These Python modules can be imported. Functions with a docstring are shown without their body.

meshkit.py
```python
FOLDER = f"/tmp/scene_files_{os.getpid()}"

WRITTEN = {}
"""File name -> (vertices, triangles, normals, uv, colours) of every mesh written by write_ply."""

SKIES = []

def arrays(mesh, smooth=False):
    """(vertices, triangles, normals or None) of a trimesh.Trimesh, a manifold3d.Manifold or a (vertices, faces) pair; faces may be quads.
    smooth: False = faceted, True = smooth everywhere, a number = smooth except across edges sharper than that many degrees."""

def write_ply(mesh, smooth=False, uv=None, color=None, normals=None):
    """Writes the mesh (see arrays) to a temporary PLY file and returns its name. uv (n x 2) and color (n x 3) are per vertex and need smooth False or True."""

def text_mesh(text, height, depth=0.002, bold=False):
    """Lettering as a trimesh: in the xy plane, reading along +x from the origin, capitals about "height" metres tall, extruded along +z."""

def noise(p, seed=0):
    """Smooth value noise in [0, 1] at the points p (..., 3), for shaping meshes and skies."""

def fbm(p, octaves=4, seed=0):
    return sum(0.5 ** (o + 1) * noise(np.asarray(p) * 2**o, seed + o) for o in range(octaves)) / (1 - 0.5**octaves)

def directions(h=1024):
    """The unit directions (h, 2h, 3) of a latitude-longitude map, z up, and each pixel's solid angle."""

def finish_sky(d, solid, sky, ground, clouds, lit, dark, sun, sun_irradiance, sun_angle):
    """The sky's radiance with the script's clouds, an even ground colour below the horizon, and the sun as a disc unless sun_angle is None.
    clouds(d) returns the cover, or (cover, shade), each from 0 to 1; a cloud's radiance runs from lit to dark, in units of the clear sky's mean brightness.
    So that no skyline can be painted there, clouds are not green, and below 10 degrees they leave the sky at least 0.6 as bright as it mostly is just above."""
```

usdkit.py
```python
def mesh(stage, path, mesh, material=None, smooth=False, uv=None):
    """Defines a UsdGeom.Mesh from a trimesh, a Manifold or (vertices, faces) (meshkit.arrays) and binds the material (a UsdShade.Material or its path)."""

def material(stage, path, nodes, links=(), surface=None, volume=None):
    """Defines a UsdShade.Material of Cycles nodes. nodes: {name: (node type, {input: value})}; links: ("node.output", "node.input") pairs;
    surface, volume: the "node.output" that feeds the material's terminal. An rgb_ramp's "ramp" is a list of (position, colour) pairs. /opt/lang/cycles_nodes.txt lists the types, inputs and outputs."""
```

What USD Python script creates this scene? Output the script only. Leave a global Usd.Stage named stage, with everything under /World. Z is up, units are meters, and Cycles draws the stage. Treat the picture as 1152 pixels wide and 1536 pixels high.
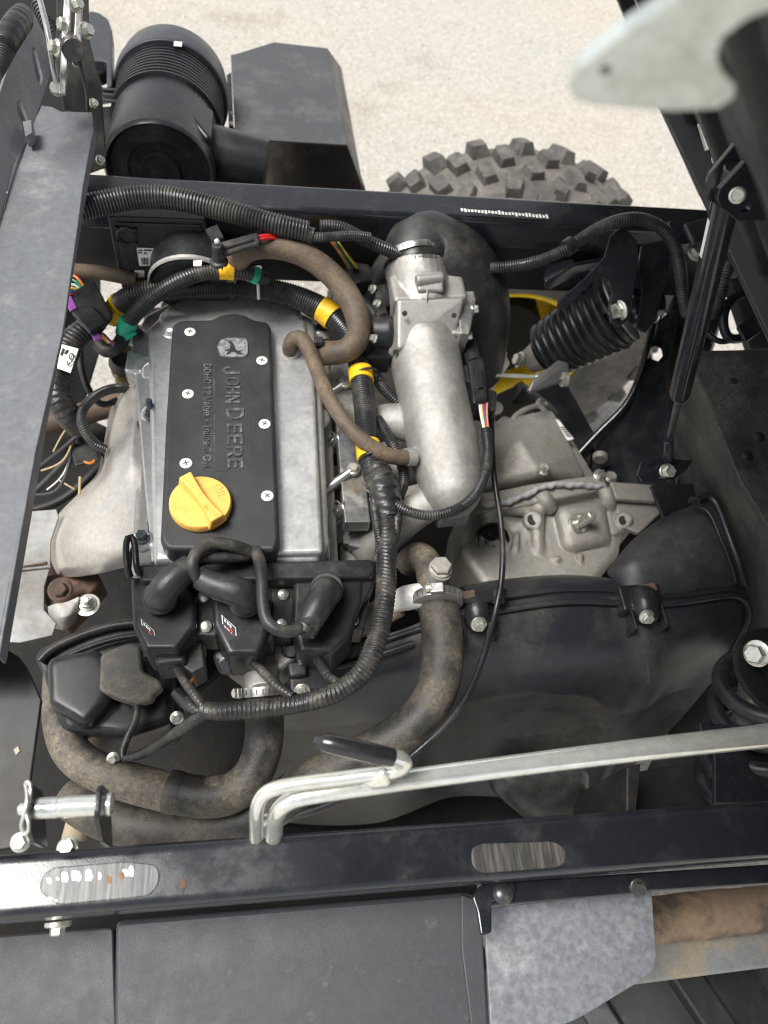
import math, random, numpy as np, trimesh, manifold3d as m3, usdkit, meshkit
from shapely.geometry import Polygon, Point, LineString, box as sbox
from shapely import affinity
from scipy.interpolate import CubicSpline, PchipInterpolator
from pxr import Usd, UsdGeom, UsdLux, UsdShade, Gf, Sdf

random.seed(7); RNG = np.random.default_rng(7)
stage = Usd.Stage.CreateInMemory()
UsdGeom.SetStageUpAxis(stage, UsdGeom.Tokens.z); UsdGeom.SetStageMetersPerUnit(stage, 1.0)
UsdGeom.Xform.Define(stage, '/World'); UsdGeom.Scope.Define(stage, '/World/Looks')

# ---------------------------------------------------------------- camera, sky, sun, exposure
EXPOSURE = 1.82
CAM_M = np.array([[0.98920131, 0.00633765, 0.14642609], [-0.08087636, 0.85678771, 0.50928757], [0.12222839, 0.51563034, -0.8480481]])
CAM = np.array([0.0, 0.0, 1.35]); FPX = 1109.0          # focal length in photo pixels (1152 x 1536)
cam = UsdGeom.Camera.Define(stage, '/World/camera')
cam.CreateFocalLengthAttr(6.86); cam.CreateHorizontalApertureAttr(6.86 * 1152 / FPX); cam.CreateVerticalApertureAttr(6.86 * 1536 / FPX)
cam.CreateFStopAttr(1.4); cam.CreateFocusDistanceAttr(0.76); cam.CreateClippingRangeAttr(Gf.Vec2f(0.02, 200)); cam.CreateExposureAttr(EXPOSURE)
_r, _u, _b = CAM_M[:, 0], CAM_M[:, 1], -CAM_M[:, 2]
cam.AddTransformOp().Set(Gf.Matrix4d(*_r, 0, *_u, 0, *_b, 0, *CAM, 1))

SUN_EL, SUN_DIR = math.radians(64), np.array([-0.70, 0.02])
_az = math.atan2(SUN_DIR[0], SUN_DIR[1])
sun_vec = np.array([math.sin(_az) * math.cos(SUN_EL), math.cos(_az) * math.cos(SUN_EL), math.sin(SUN_EL)])
sun = UsdLux.DistantLight.Define(stage, '/World/sun')
sun.CreateIntensityAttr(0.40); sun.CreateAngleAttr(26.0); sun.CreateNormalizeAttr(True); sun.CreateColorAttr(Gf.Vec3f(1.0, 0.97, 0.925))
sun.AddTransformOp().Set(Gf.Matrix4d().SetRotate(Gf.Rotation(Gf.Vec3d(0, 0, 1), Gf.Vec3d(*sun_vec))))
sky = UsdLux.DomeLight.Define(stage, '/World/sky')
sky.GetPrim().SetCustomDataByKey('kind', 'structure')
skym = usdkit.material(stage, '/World/Looks/sky', {
    's': ('sky_texture', {'sky_type': 'single_scattering', 'sun_disc': False, 'sun_elevation': SUN_EL, 'sun_rotation': _az}),
    'tc': ('texture_coordinate', {}), 'n': ('noise_texture', {'scale': 2.2, 'detail': 6.0, 'roughness': 0.6}),
    'r': ('rgb_ramp', {'ramp': [(0.22, (0.25, 0.25, 0.25)), (0.48, (1, 1, 1))]}),
    'bw': ('rgb_to_bw', {}), 'g': ('mix', {'mix_type': 'multiply', 'fac': 1.0, 'color2': (1.04, 1.07, 1.11)}),
    'm': ('mix', {'mix_type': 'mix'}), 'b': ('background_shader', {'strength': 0.075})},
    [('tc.generated', 'n.vector'), ('n.fac', 'r.fac'), ('s.color', 'bw.color'), ('bw.val', 'g.color1'), ('r.color', 'm.fac'), ('s.color', 'm.color1'), ('g.color', 'm.color2'), ('m.color', 'b.color')], surface='b.background')
UsdShade.MaterialBindingAPI.Apply(sky.GetPrim()).Bind(skym)

# ---------------------------------------------------------------- survey of the photograph: a pixel and a height give a point
def ray(x, y):
    return CAM_M @ np.array([(x - 576) / FPX, -(y - 768) / FPX, 1.0])
def P(x, y, z):
    d = ray(x, y); return CAM + d * ((z - CAM[2]) / d[2])
def PY(x, y, Y):
    d = ray(x, y); return CAM + d * (Y / d[1])
def PP(x, y, o, n):
    d = ray(x, y); return CAM + d * (np.dot(np.asarray(o) - CAM, n) / np.dot(d, n))
def depth(p): return float(np.dot(np.asarray(p) - CAM, CAM_M[:, 2]))
def px2m(w, p): return w * depth(p) / FPX
def nrm(v): v = np.asarray(v, float); return v / np.linalg.norm(v)
X_, Y_, Z_ = np.eye(3)

# ---------------------------------------------------------------- materials
_mats = {}
def mat(name, col, rough=0.5, metal=0.0, dust=0.0, dustcol=(0.33, 0.28, 0.21), dscale=9.0, dlo=0.48, dhi=0.68, top=0.0, bump=0.0, bscale=500.0,
        col2=None, c2=0.0, c2scale=30.0, c2lo=0.45, c2hi=0.6, rvar=0.12, coat=0.0, spec=0.5, stretch=None, dist=0.0, drough=0.85):
    if name in _mats: return _mats[name]
    n = {'geo': ('geometry', {}), 'p': ('principled_bsdf', {'metallic': metal, 'coat_weight': coat, 'coat_roughness': 0.12, 'specular_ior_level': spec})}
    L = []; vec = 'geo.position'
    if stretch is not None:
        n['mp'] = ('mapping', {'scale': stretch}); L.append(('geo.position', 'mp.vector')); vec = 'mp.vector'
    src = None
    if col2 is not None:
        n['nc'] = ('noise_texture', {'scale': c2scale, 'detail': 5.0, 'roughness': 0.6, 'distortion': dist}); n['rc'] = ('rgb_ramp', {'ramp': [(c2lo, (0, 0, 0)), (c2hi, (c2, c2, c2))]})
        n['mc'] = ('mix', {'mix_type': 'mix', 'color1': col, 'color2': col2})
        L += [(vec, 'nc.vector'), ('nc.fac', 'rc.fac'), ('rc.color', 'mc.fac')]; src = 'mc.color'
    n['nd'] = ('noise_texture', {'scale': dscale, 'detail': 8.0, 'roughness': 0.68}); L.append((vec, 'nd.vector'))
    n['rr'] = ('map_range', {'from_min': 0.3, 'from_max': 0.7, 'to_min': max(0.03, rough - rvar), 'to_max': rough + rvar, 'clamp': True}); L.append(('nd.fac', 'rr.value'))
    rsrc = 'rr.result'
    if dust > 0:
        n['rd'] = ('rgb_ramp', {'ramp': [(dlo, (0, 0, 0)), (dhi, (dust, dust, dust))]}); L.append(('nd.fac', 'rd.fac'))
        n['dbw'] = ('rgb_to_bw', {}); n['dg'] = ('noise_texture', {'scale': 210.0, 'detail': 6.0, 'roughness': 0.8}); n['dgr'] = ('map_range', {'from_min': 0.38, 'from_max': 0.60, 'to_min': 0.30, 'to_max': 1.15, 'clamp': True}); n['dm'] = ('math', {'math_type': 'multiply', 'use_clamp': True})
        L += [('rd.color', 'dbw.color'), (vec, 'dg.vector'), ('dg.fac', 'dgr.value'), ('dbw.val', 'dm.value1'), ('dgr.result', 'dm.value2')]; d = 'dm.value'
        if top > 0:
            n['sx'] = ('separate_xyz', {}); n['mt'] = ('map_range', {'from_min': -0.3, 'from_max': 0.9, 'to_min': 1 - top, 'to_max': 1.0, 'clamp': True})
            n['mm'] = ('math', {'math_type': 'multiply'}); L += [('geo.normal', 'sx.vector'), ('sx.z', 'mt.value'), (d, 'mm.value1'), ('mt.result', 'mm.value2')]; d = 'mm.value'
        n['md'] = ('mix', {'mix_type': 'mix', 'color1': col, 'color2': dustcol}); L.append((d, 'md.fac'))
        if src: L.append((src, 'md.color1'))
        src = 'md.color'
        n['mr'] = ('mix_float', {'b': drough}); L += [(d, 'mr.fac'), (rsrc, 'mr.a')]; rsrc = 'mr.result'
        if metal > 0:
            n['mtl'] = ('mix_float', {'a': metal, 'b': 0.0}); L += [(d, 'mtl.fac'), ('mtl.result', 'p.metallic')]
    # a fine tonal mottle so that nothing is one flat colour
    n['nf'] = ('noise_texture', {'scale': 140.0, 'detail': 4.0, 'roughness': 0.7}); n['rf'] = ('map_range', {'from_min': 0.25, 'from_max': 0.75, 'to_min': 0.82, 'to_max': 1.18})
    n['mf'] = ('mix', {'mix_type': 'multiply', 'fac': 1.0, 'color1': col}); L += [(vec, 'nf.vector'), ('nf.fac', 'rf.value'), ('rf.result', 'mf.color2')]
    if src: L.append((src, 'mf.color1'))
    L += [('mf.color', 'p.base_color'), (rsrc, 'p.roughness')]
    if bump > 0:
        n['nb'] = ('noise_texture', {'scale': bscale, 'detail': 3.0, 'roughness': 0.6}); n['b'] = ('bump', {'strength': bump, 'distance': 0.002})
        L += [(vec, 'nb.vector'), ('nb.fac', 'b.height'), ('b.normal', 'p.normal')]
    _mats[name] = usdkit.material(stage, '/World/Looks/' + name, n, L, surface='p.BSDF'); return _mats[name]

DUST = (0.36, 0.31, 0.235)
BLK = mat('black_plastic', (0.016, 0.017, 0.019), 0.36, spec=0.35, dust=0.18, dustcol=DUST, dscale=14, bump=0.15, bscale=900)
BLKC = mat('black_plastic_clean', (0.013, 0.014, 0.016), 0.32, spec=0.35, dust=0.09, dustcol=DUST, dscale=20, bump=0.12, bscale=1200)
COVER = mat('cover_plastic', (0.022, 0.023, 0.025), 0.38, spec=0.4, dust=0.10, dustcol=(0.2, 0.19, 0.17), dscale=10, bump=0.25, bscale=1500)
CONDUIT = mat('conduit_plastic', (0.022, 0.023, 0.025), 0.34, dust=0.22, dustcol=DUST, dscale=25, top=0.5)
TAPED = mat('taped_loom', (0.020, 0.020, 0.021), 0.38, dust=0.22, dustcol=DUST, dscale=30, bump=0.3, bscale=300)
PAINT = mat('black_paint', (0.011, 0.0125, 0.0155), 0.19, dust=0.10, dustcol=(0.22, 0.20, 0.18), dscale=26, dlo=0.5, dhi=0.8, top=0.5, coat=0.2, bump=0.05, bscale=700)
PAINTD = mat('black_paint_dusty', (0.014, 0.014, 0.015), 0.38, spec=0.3, dust=0.5, dustcol=(0.13, 0.108, 0.08), dscale=9, dlo=0.46, dhi=0.8)
PANEL = mat('grey_panel', (0.125, 0.132, 0.142), 0.5, spec=0.4, dust=0.55, dustcol=(0.36, 0.355, 0.34), dscale=24, dlo=0.52, dhi=0.80, col2=(0.12, 0.125, 0.133), c2=1.0, c2scale=9)
FENDER = mat('fender_plastic', (0.034, 0.0365, 0.042), 0.42, spec=0.4, dust=0.4, dustcol=(0.24, 0.235, 0.23), dscale=40, dlo=0.58, dhi=0.75, bump=0.22, bscale=1400)
GALVP = mat('galvanised_plate', (0.11, 0.116, 0.127), 0.5, col2=(0.175, 0.184, 0.198), c2=1.0, c2scale=150, c2lo=0.35, c2hi=0.66, dist=0.4, dust=0.3, dustcol=(0.5, 0.5, 0.5), dscale=30, dlo=0.55, dhi=0.7)
SILVER = mat('silver_paint', (0.50, 0.50, 0.495), 0.30, metal=0.65, dust=0.3, dustcol=(0.36, 0.34, 0.30), dscale=12, dlo=0.5, dhi=0.75, bump=0.10, bscale=900)
CAST = mat('cast_aluminium', (0.34, 0.329, 0.31), 0.46, metal=0.6, dust=0.5, dustcol=(0.29, 0.265, 0.225), dscale=16, dlo=0.45, dhi=0.7, bump=0.35, bscale=1100)
CASTD = mat('dirty_cast', (0.345, 0.328, 0.298), 0.42, metal=0.5, dust=0.8, dustcol=(0.185, 0.16, 0.122), dscale=15, dlo=0.42, dhi=0.72, bump=0.45, bscale=800)
SHIELD = mat('heat_shield_steel', (0.47, 0.45, 0.42), 0.36, metal=0.65, dust=0.7, dustcol=(0.30, 0.245, 0.175), dscale=9, dlo=0.46, dhi=0.72, bump=0.1, bscale=300)
STEEL = mat('bare_steel', (0.42, 0.41, 0.40), 0.33, metal=0.9, dust=0.4, dustcol=(0.30, 0.25, 0.19), dscale=30, dlo=0.5, dhi=0.7)
ZINC = mat('bright_zinc', (0.68, 0.69, 0.66), 0.17, metal=0.68, coat=0.3, dust=0.35, dustcol=(0.45, 0.42, 0.33), dscale=20, dlo=0.55, dhi=0.75, col2=(0.66, 0.66, 0.56), c2=0.8, c2scale=22, stretch=(0.5, 1, 1))
BOLT = mat('zinc_bolt', (0.60, 0.60, 0.54), 0.30, metal=0.85, dust=0.4, dustcol=(0.45, 0.40, 0.30), dscale=60, bump=0.1)
DARKBOLT = mat('dark_bolt', (0.06, 0.06, 0.065), 0.35, metal=0.6, dust=0.3, dustcol=DUST, dscale=50)
BLUECAP = mat('blue_marked_bolt', (0.045, 0.085, 0.17), 0.5, col2=(0.04, 0.045, 0.05), c2=1.0, c2scale=260, c2lo=0.38, c2hi=0.5)
YCAP = mat('yellow_plastic', (0.80, 0.43, 0.085), 0.42, bump=0.1, bscale=1500, dust=0.15, dustcol=(0.7, 0.5, 0.2), dscale=30)
YTAPE = mat('yellow_tape', (0.82, 0.47, 0.012), 0.42, bump=0.3, bscale=200, dust=0.25, dustcol=(0.45, 0.30, 0.08), dscale=60)
GTAPE = mat('green_tape', (0.015, 0.33, 0.21), 0.42, bump=0.3, bscale=200, dust=0.2, dustcol=(0.2, 0.32, 0.25), dscale=60)
WHITE = mat('white_plastic', (0.72, 0.71, 0.68), 0.4)
LABEL = mat('paper_label', (0.74, 0.73, 0.70), 0.5, dust=0.25, dustcol=(0.5, 0.45, 0.36), dscale=40)
INK = mat('label_ink', (0.03, 0.03, 0.03), 0.6)
REDINK = mat('red_ink', (0.45, 0.02, 0.03), 0.5)
BROWNH = mat('dusty_brown_hose', (0.060, 0.044, 0.032), 0.62, dust=0.9, dustcol=(0.19, 0.135, 0.085), dscale=26, dlo=0.34, dhi=0.66, bump=0.3, bscale=700)
HOSE = mat('rubber_hose', (0.026, 0.025, 0.024), 0.5, top=0.35, dust=0.95, dustcol=(0.30, 0.245, 0.175), dscale=8, dlo=0.42, dhi=0.66, bump=0.3, bscale=600)
HOSEB = mat('rubber_hose_clean', (0.022, 0.021, 0.020), 0.42, spec=0.35, dust=0.55, dustcol=(0.30, 0.25, 0.18), dscale=15, dlo=0.45, dhi=0.75, bump=0.3, bscale=600)
HOSE2 = mat('dusted_rubber_hose', (0.026, 0.025, 0.024), 0.46, top=0.4, dust=0.75, dustcol=(0.20, 0.165, 0.12), dscale=9, dlo=0.47, dhi=0.70, bump=0.3, bscale=600, spec=0.35)
RUBBER = mat('soft_rubber', (0.018, 0.0185, 0.020), 0.42, spec=0.4, dust=0.2, dustcol=(0.24, 0.21, 0.17), dscale=18, bump=0.2, bscale=900)
LEAD = mat('grey_rubber', (0.022, 0.023, 0.025), 0.42, spec=0.4, dust=0.25, dustcol=(0.35, 0.3, 0.22), dscale=25, bump=0.15, bscale=900)
TANPIPE = mat('tan_dusty_pipe', (0.31, 0.25, 0.17), 0.7, dust=0.5, dustcol=(0.06, 0.05, 0.04), dscale=14, dlo=0.52, dhi=0.66, bump=0.3, bscale=500)
RUST = mat('rusty_steel', (0.115, 0.06, 0.038), 0.75, metal=0.1, col2=(0.05, 0.035, 0.03), c2=1.0, c2scale=40, dust=0.4, dustcol=(0.20, 0.12, 0.07), dscale=30, bump=0.6, bscale=500)
TYRE = mat('tyre_rubber', (0.055, 0.052, 0.048), 0.7, dust=0.9, dustcol=(0.27, 0.24, 0.20), dscale=9, dlo=0.36, dhi=0.72, bump=0.5, bscale=350)
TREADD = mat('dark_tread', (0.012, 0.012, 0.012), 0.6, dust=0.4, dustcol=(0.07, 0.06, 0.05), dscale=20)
LUG = mat('tread_rubber', (0.050, 0.048, 0.046), 0.65, dust=0.8, dustcol=(0.21, 0.19, 0.16), dscale=28, dlo=0.40, dhi=0.72, bump=0.5, bscale=350)
RIMY = mat('yellow_rim', (0.86, 0.60, 0.012), 0.42, dust=0.45, dustcol=(0.40, 0.30, 0.14), dscale=14)
CVT = mat('moulded_black_cover', (0.016, 0.0175, 0.021), 0.34, spec=0.5, dust=0.3, dustcol=(0.20, 0.17, 0.125), dscale=7, dlo=0.50, dhi=0.82, bump=0.12, bscale=900)
CVTD = mat('dusty_moulded_cover', (0.014, 0.0155, 0.018), 0.36, spec=0.5, dust=0.55, dustcol=(0.115, 0.098, 0.072), dscale=8, dlo=0.36, dhi=0.72, bump=0.15, bscale=900)
DUCT = mat('satin_black_duct', (0.022, 0.0235, 0.027), 0.46, spec=0.5, dust=0.25, dustcol=(0.16, 0.14, 0.11), dscale=10, bump=0.15, bscale=900)
BULK = mat('dusty_bulkhead', (0.026, 0.026, 0.026), 0.45, dust=0.8, dustcol=(0.17, 0.15, 0.12), dscale=11, dlo=0.40, dhi=0.76)
DARK = mat('grimy_black', (0.008, 0.008, 0.008), 0.7, spec=0.2, dust=0.5, dustcol=(0.055, 0.045, 0.034), dscale=9)
BED = mat('bed_underside', (0.013, 0.013, 0.014), 0.5, dust=0.35, dustcol=(0.08, 0.07, 0.055), dscale=8)
WEB = mat('sooty_black_paint', (0.011, 0.011, 0.012), 0.45, dust=0.5, dustcol=(0.055, 0.045, 0.035), dscale=9)
AXLE = mat('muddy_axle', (0.20, 0.135, 0.085), 0.7, col2=(0.06, 0.045, 0.035), c2=1.0, c2scale=22, dust=0.6, dustcol=(0.26, 0.19, 0.12), dscale=20, bump=0.5, bscale=300)
AXLEG = mat('worn_axle_steel', (0.22, 0.23, 0.225), 0.5, metal=0.2, col2=(0.30, 0.25, 0.18), c2=0.9, c2scale=16, dust=0.6, dustcol=(0.25, 0.17, 0.10), dscale=24, dlo=0.55, dhi=0.7, bump=0.3, bscale=400)
LATCH = mat('chromated_steel', (0.56, 0.60, 0.57), 0.34, metal=0.75, dust=0.6, dustcol=(0.46, 0.40, 0.30), dscale=25, dlo=0.5, dhi=0.7)
FLECK = mat('bright_bare_fleck', (0.42, 0.41, 0.40), 0.38, metal=0.5, col2=(0.13, 0.155, 0.15), c2=1.0, c2scale=1.0, stretch=(300, 20, 20))
SHIELDF = mat('flat_shield_steel', (0.17, 0.168, 0.162), 0.6, metal=0.35, dust=0.7, dustcol=(0.16, 0.135, 0.10), dscale=8, dlo=0.45, dhi=0.75)
WEAR = mat('worn_bare_metal', (0.035, 0.035, 0.036), 0.34, col2=(0.16, 0.158, 0.155), c2=1.0, c2scale=1.0, c2lo=0.42, c2hi=0.66, stretch=(420, 22, 22), dust=0.0)
WEARD = mat('scuffed_paint', (0.022, 0.021, 0.02), 0.5, col2=(0.075, 0.068, 0.058), c2=1.0, c2scale=1.0, c2lo=0.45, c2hi=0.62, stretch=(420, 22, 22))
SCREW = mat('screw_head', (0.70, 0.69, 0.67), 0.45, metal=0.2, dust=0.3, dustcol=(0.4, 0.3, 0.22), dscale=200)
EMB = mat('embossed_plastic', (0.052, 0.053, 0.055), 0.20, dust=0.4, dustcol=(0.33, 0.33, 0.32), dscale=90, dlo=0.45, dhi=0.6)
EMBLEM = mat('emblem_silver', (0.24, 0.255, 0.265), 0.32, metal=0.5, dust=0.4, dustcol=(0.42, 0.43, 0.43), dscale=180, dlo=0.45, dhi=0.55)
SPEC = mat('dried_mud', (0.40, 0.35, 0.27), 0.8, bump=0.5, bscale=900)
WIREM = {c: mat(c + '_wire', v, 0.45) for c, v in dict(red=(0.5, 0.02, 0.02), orange=(0.65, 0.16, 0.02), green=(0.02, 0.25, 0.10), blue=(0.03, 0.10, 0.40), purple=(0.22, 0.06, 0.27), yellow=(0.7, 0.5, 0.05), white=(0.65, 0.65, 0.62), black=(0.02, 0.02, 0.02), tan=(0.38, 0.28, 0.16), pink=(0.6, 0.25, 0.25)).items()}

# ---------------------------------------------------------------- shapes; every helper returns (vertices, faces)
def arr(m):
    if hasattr(m, 'to_mesh'):
        q = m.to_mesh(); return np.array(q.vert_properties[:, :3], float), np.array(q.tri_verts, int)
    if hasattr(m, 'vertices'): return np.array(m.vertices, float), np.array(m.faces, int)
    v, f = np.asarray(m[0], float), np.asarray(m[1], int)
    if f.shape[1] == 4: f = np.vstack([f[:, [0, 1, 2]], f[:, [0, 2, 3]]])
    return v, f
def join(*ms):
    V, F, o = [], [], 0
    for m in ms:
        v, f = arr(m); V.append(v); F.append(f + o); o += len(v)
    return np.vstack(V), np.vstack(F)
def frame(n, hint=None):
    n = nrm(n); h = np.asarray(hint if hint is not None else (X_ if abs(n[0]) < 0.8 else Y_), float)
    u = h - n * np.dot(h, n); u = nrm(u); return u, np.cross(n, u), n
def spline(pts, step=0.004, n=None):
    p = np.asarray(pts, float); d = np.linalg.norm(np.diff(p, axis=0), axis=1); t = np.concatenate([[0], np.cumsum(np.sqrt(d))])
    L = d.sum(); k = n or max(2, int(L / step) + 1)
    if len(p) == 2: q = np.linspace(p[0], p[1], k); return q, np.linspace(0, 1, k)
    cs = CubicSpline(t, p, bc_type='natural'); tt = np.linspace(0, t[-1], 12 * k); q = cs(tt)
    s = np.concatenate([[0], np.cumsum(np.linalg.norm(np.diff(q, axis=0), axis=1))]); si = np.linspace(0, s[-1], k); ti = np.interp(si, s, tt)
    return cs(ti), ti / t[-1]
def frames(q):
    t = np.gradient(q, axis=0); t /= np.linalg.norm(t, axis=1, keepdims=True)
    u = frame(t[0])[0]; U = [u]
    for i in range(1, len(q)):
        u = u - t[i] * np.dot(u, t[i]); u = u / np.linalg.norm(u); U.append(u)
    U = np.array(U); return t, U, np.cross(t, U)
def tube(pts, r, n=14, step=0.005, mod=None, flat=None, cap=True):
    """A swept tube. r: a radius or one per control point; mod(s, phi, r) changes the radius along it."""
    p = np.asarray(pts, float); q, tn = spline(p, step)
    rr = np.full(len(q), float(r)) if np.ndim(r) == 0 else np.interp(tn, np.concatenate([[0], np.cumsum(np.sqrt(np.linalg.norm(np.diff(p, axis=0), axis=1)))]) / np.sqrt(np.linalg.norm(np.diff(p, axis=0), axis=1)).sum(), r)
    t, U, V = frames(q); s = np.concatenate([[0], np.cumsum(np.linalg.norm(np.diff(q, axis=0), axis=1))])
    ph = np.arange(n) / n * 2 * np.pi
    R = np.repeat(rr[:, None], n, 1)
    if mod is not None: R = mod(s[:, None], ph[None, :], R)
    v = q[:, None] + R[..., None] * (np.cos(ph)[None, :, None] * U[:, None] + np.sin(ph)[None, :, None] * V[:, None])
    k = len(q); i, j = np.meshgrid(np.arange(k - 1), np.arange(n), indexing='ij'); a, b = i * n + j, i * n + (j + 1) % n
    f = np.stack([a, b, b + n, a + n], -1).reshape(-1, 4); m = (v.reshape(-1, 3), np.vstack([f[:, [0, 1, 2]], f[:, [0, 2, 3]]]))
    if cap:
        caps = []
        for e, sgn in ((0, -1), (k - 1, 1)):
            ring = v[e]; c = ring.mean(0); cf = [(n, (x + 1) % n, x) if sgn < 0 else (n, x, (x + 1) % n) for x in range(n)]
            caps.append((np.vstack([ring, c]), np.array(cf)))
        m = join(m, *caps)
    return m
def ridged(pitch, a):
    def f(s, ph, R):
        w = np.abs(((s / pitch) % 1.0) - 0.5) * 2
        return R * (1 - a * np.clip((w - 0.45) / 0.35, 0, 1))
    return f
def wrapped(pitch, a, seed=0):
    def f(s, ph, R):
        x = s / pitch + ph / (2 * np.pi) + 0.25 * np.sin(s * 60 + seed) + 0.2 * np.sin(ph * 2 + s * 35)
        w = x % 1.0
        return R * (1 + a * (w - 0.5) + 0.03 * np.sin(3 * ph + s * 130 + seed))
    return f
def lumpy(a, k=40, seed=0):
    return lambda s, ph, R: R * (1 + a * np.sin(s * k + seed) * np.cos(ph * 2 + seed) + a * 0.6 * np.sin(s * k * 2.3 + ph))
def hosepx(pts, w, n=14, step=0.005, mod=None, cap=True):
    """Tube through (x, y, height) survey points, width w in photo pixels (one, or one per point)."""
    p = [P(*q) for q in pts]; ws = np.full(len(p), float(w)) if np.ndim(w) == 0 else np.asarray(w, float)
    return tube(p, [px2m(a / 2, b) for a, b in zip(ws, p)], n, step, mod, cap=cap)
def corr(pts, w, pitch=0.0032, a=0.16, n=12):
    return hosepx(pts, w, n, pitch / 5, ridged(pitch, a))
def lathe(prof, p0, axis, n=32, cap=True, hint=None):
    """prof: (radius, height along axis) pairs."""
    u, v, w = frame(axis, hint); ph = np.arange(n) / n * 2 * np.pi; pr = np.asarray(prof, float)
    out = []
    V = np.asarray(p0) + pr[:, 0][:, None, None] * (np.cos(ph)[None, :, None] * u + np.sin(ph)[None, :, None] * v) + pr[:, 1][:, None, None] * w
    k = len(pr); i, j = np.meshgrid(np.arange(k - 1), np.arange(n), indexing='ij'); a, b = i * n + j, i * n + (j + 1) % n
    f = np.stack([a, b, b + n, a + n], -1).reshape(-1, 4); out.append((V.reshape(-1, 3), np.vstack([f[:, [0, 1, 2]], f[:, [0, 2, 3]]])))
    if cap:
        for e, sgn in ((0, -1), (k - 1, 1)):
            if pr[e, 0] > 1e-6:
                ring = V[e]; c = ring.mean(0); out.append((np.vstack([ring, c]), np.array([(n, (x + 1) % n, x) if sgn < 0 else (n, x, (x + 1) % n) for x in range(n)])))
    return join(*out)
def cyl(p0, p1, r, n=20, b=0.0012, r1=None):
    p0, p1 = np.asarray(p0, float), np.asarray(p1, float); h = np.linalg.norm(p1 - p0); r1 = r if r1 is None else r1; b = min(b, r * 0.4, h * 0.4)
    return lathe([(r - b, 0), (r, b), (r1, h - b), (r1 - b, h)], p0, p1 - p0, n)
def fillet(poly, r, seg=4):
    """Rounds the corners of a 2-D polygon; r: one radius or one per corner."""
    p = np.asarray(poly, float); k = len(p); rs = np.full(k, float(r)) if np.ndim(r) == 0 else np.asarray(r, float); out = []
    for i in range(k):
        a, b, c = p[i - 1], p[i], p[(i + 1) % k]; d0, d1 = a - b, c - b; l0, l1 = np.linalg.norm(d0), np.linalg.norm(d1)
        if rs[i] <= 0 or l0 < 1e-9 or l1 < 1e-9: out.append(b); continue
        t = min(rs[i], 0.45 * l0, 0.45 * l1); s, e = b + d0 / l0 * t, b + d1 / l1 * t
        for x in np.linspace(0, 1, seg + 1): out.append((1 - x) ** 2 * s + 2 * x * (1 - x) * b + x * x * e)
    return np.array(out)
def offset_in(p, d):
    e = np.roll(p, -1, 0) - p; e /= np.maximum(np.linalg.norm(e, axis=1, keepdims=True), 1e-12); nr = np.stack([-e[:, 1], e[:, 0]], 1)
    m = nr + np.roll(nr, 1, 0); m /= np.maximum((m * m).sum(1, keepdims=True) / 2, 0.35); return p + m * d
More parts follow.
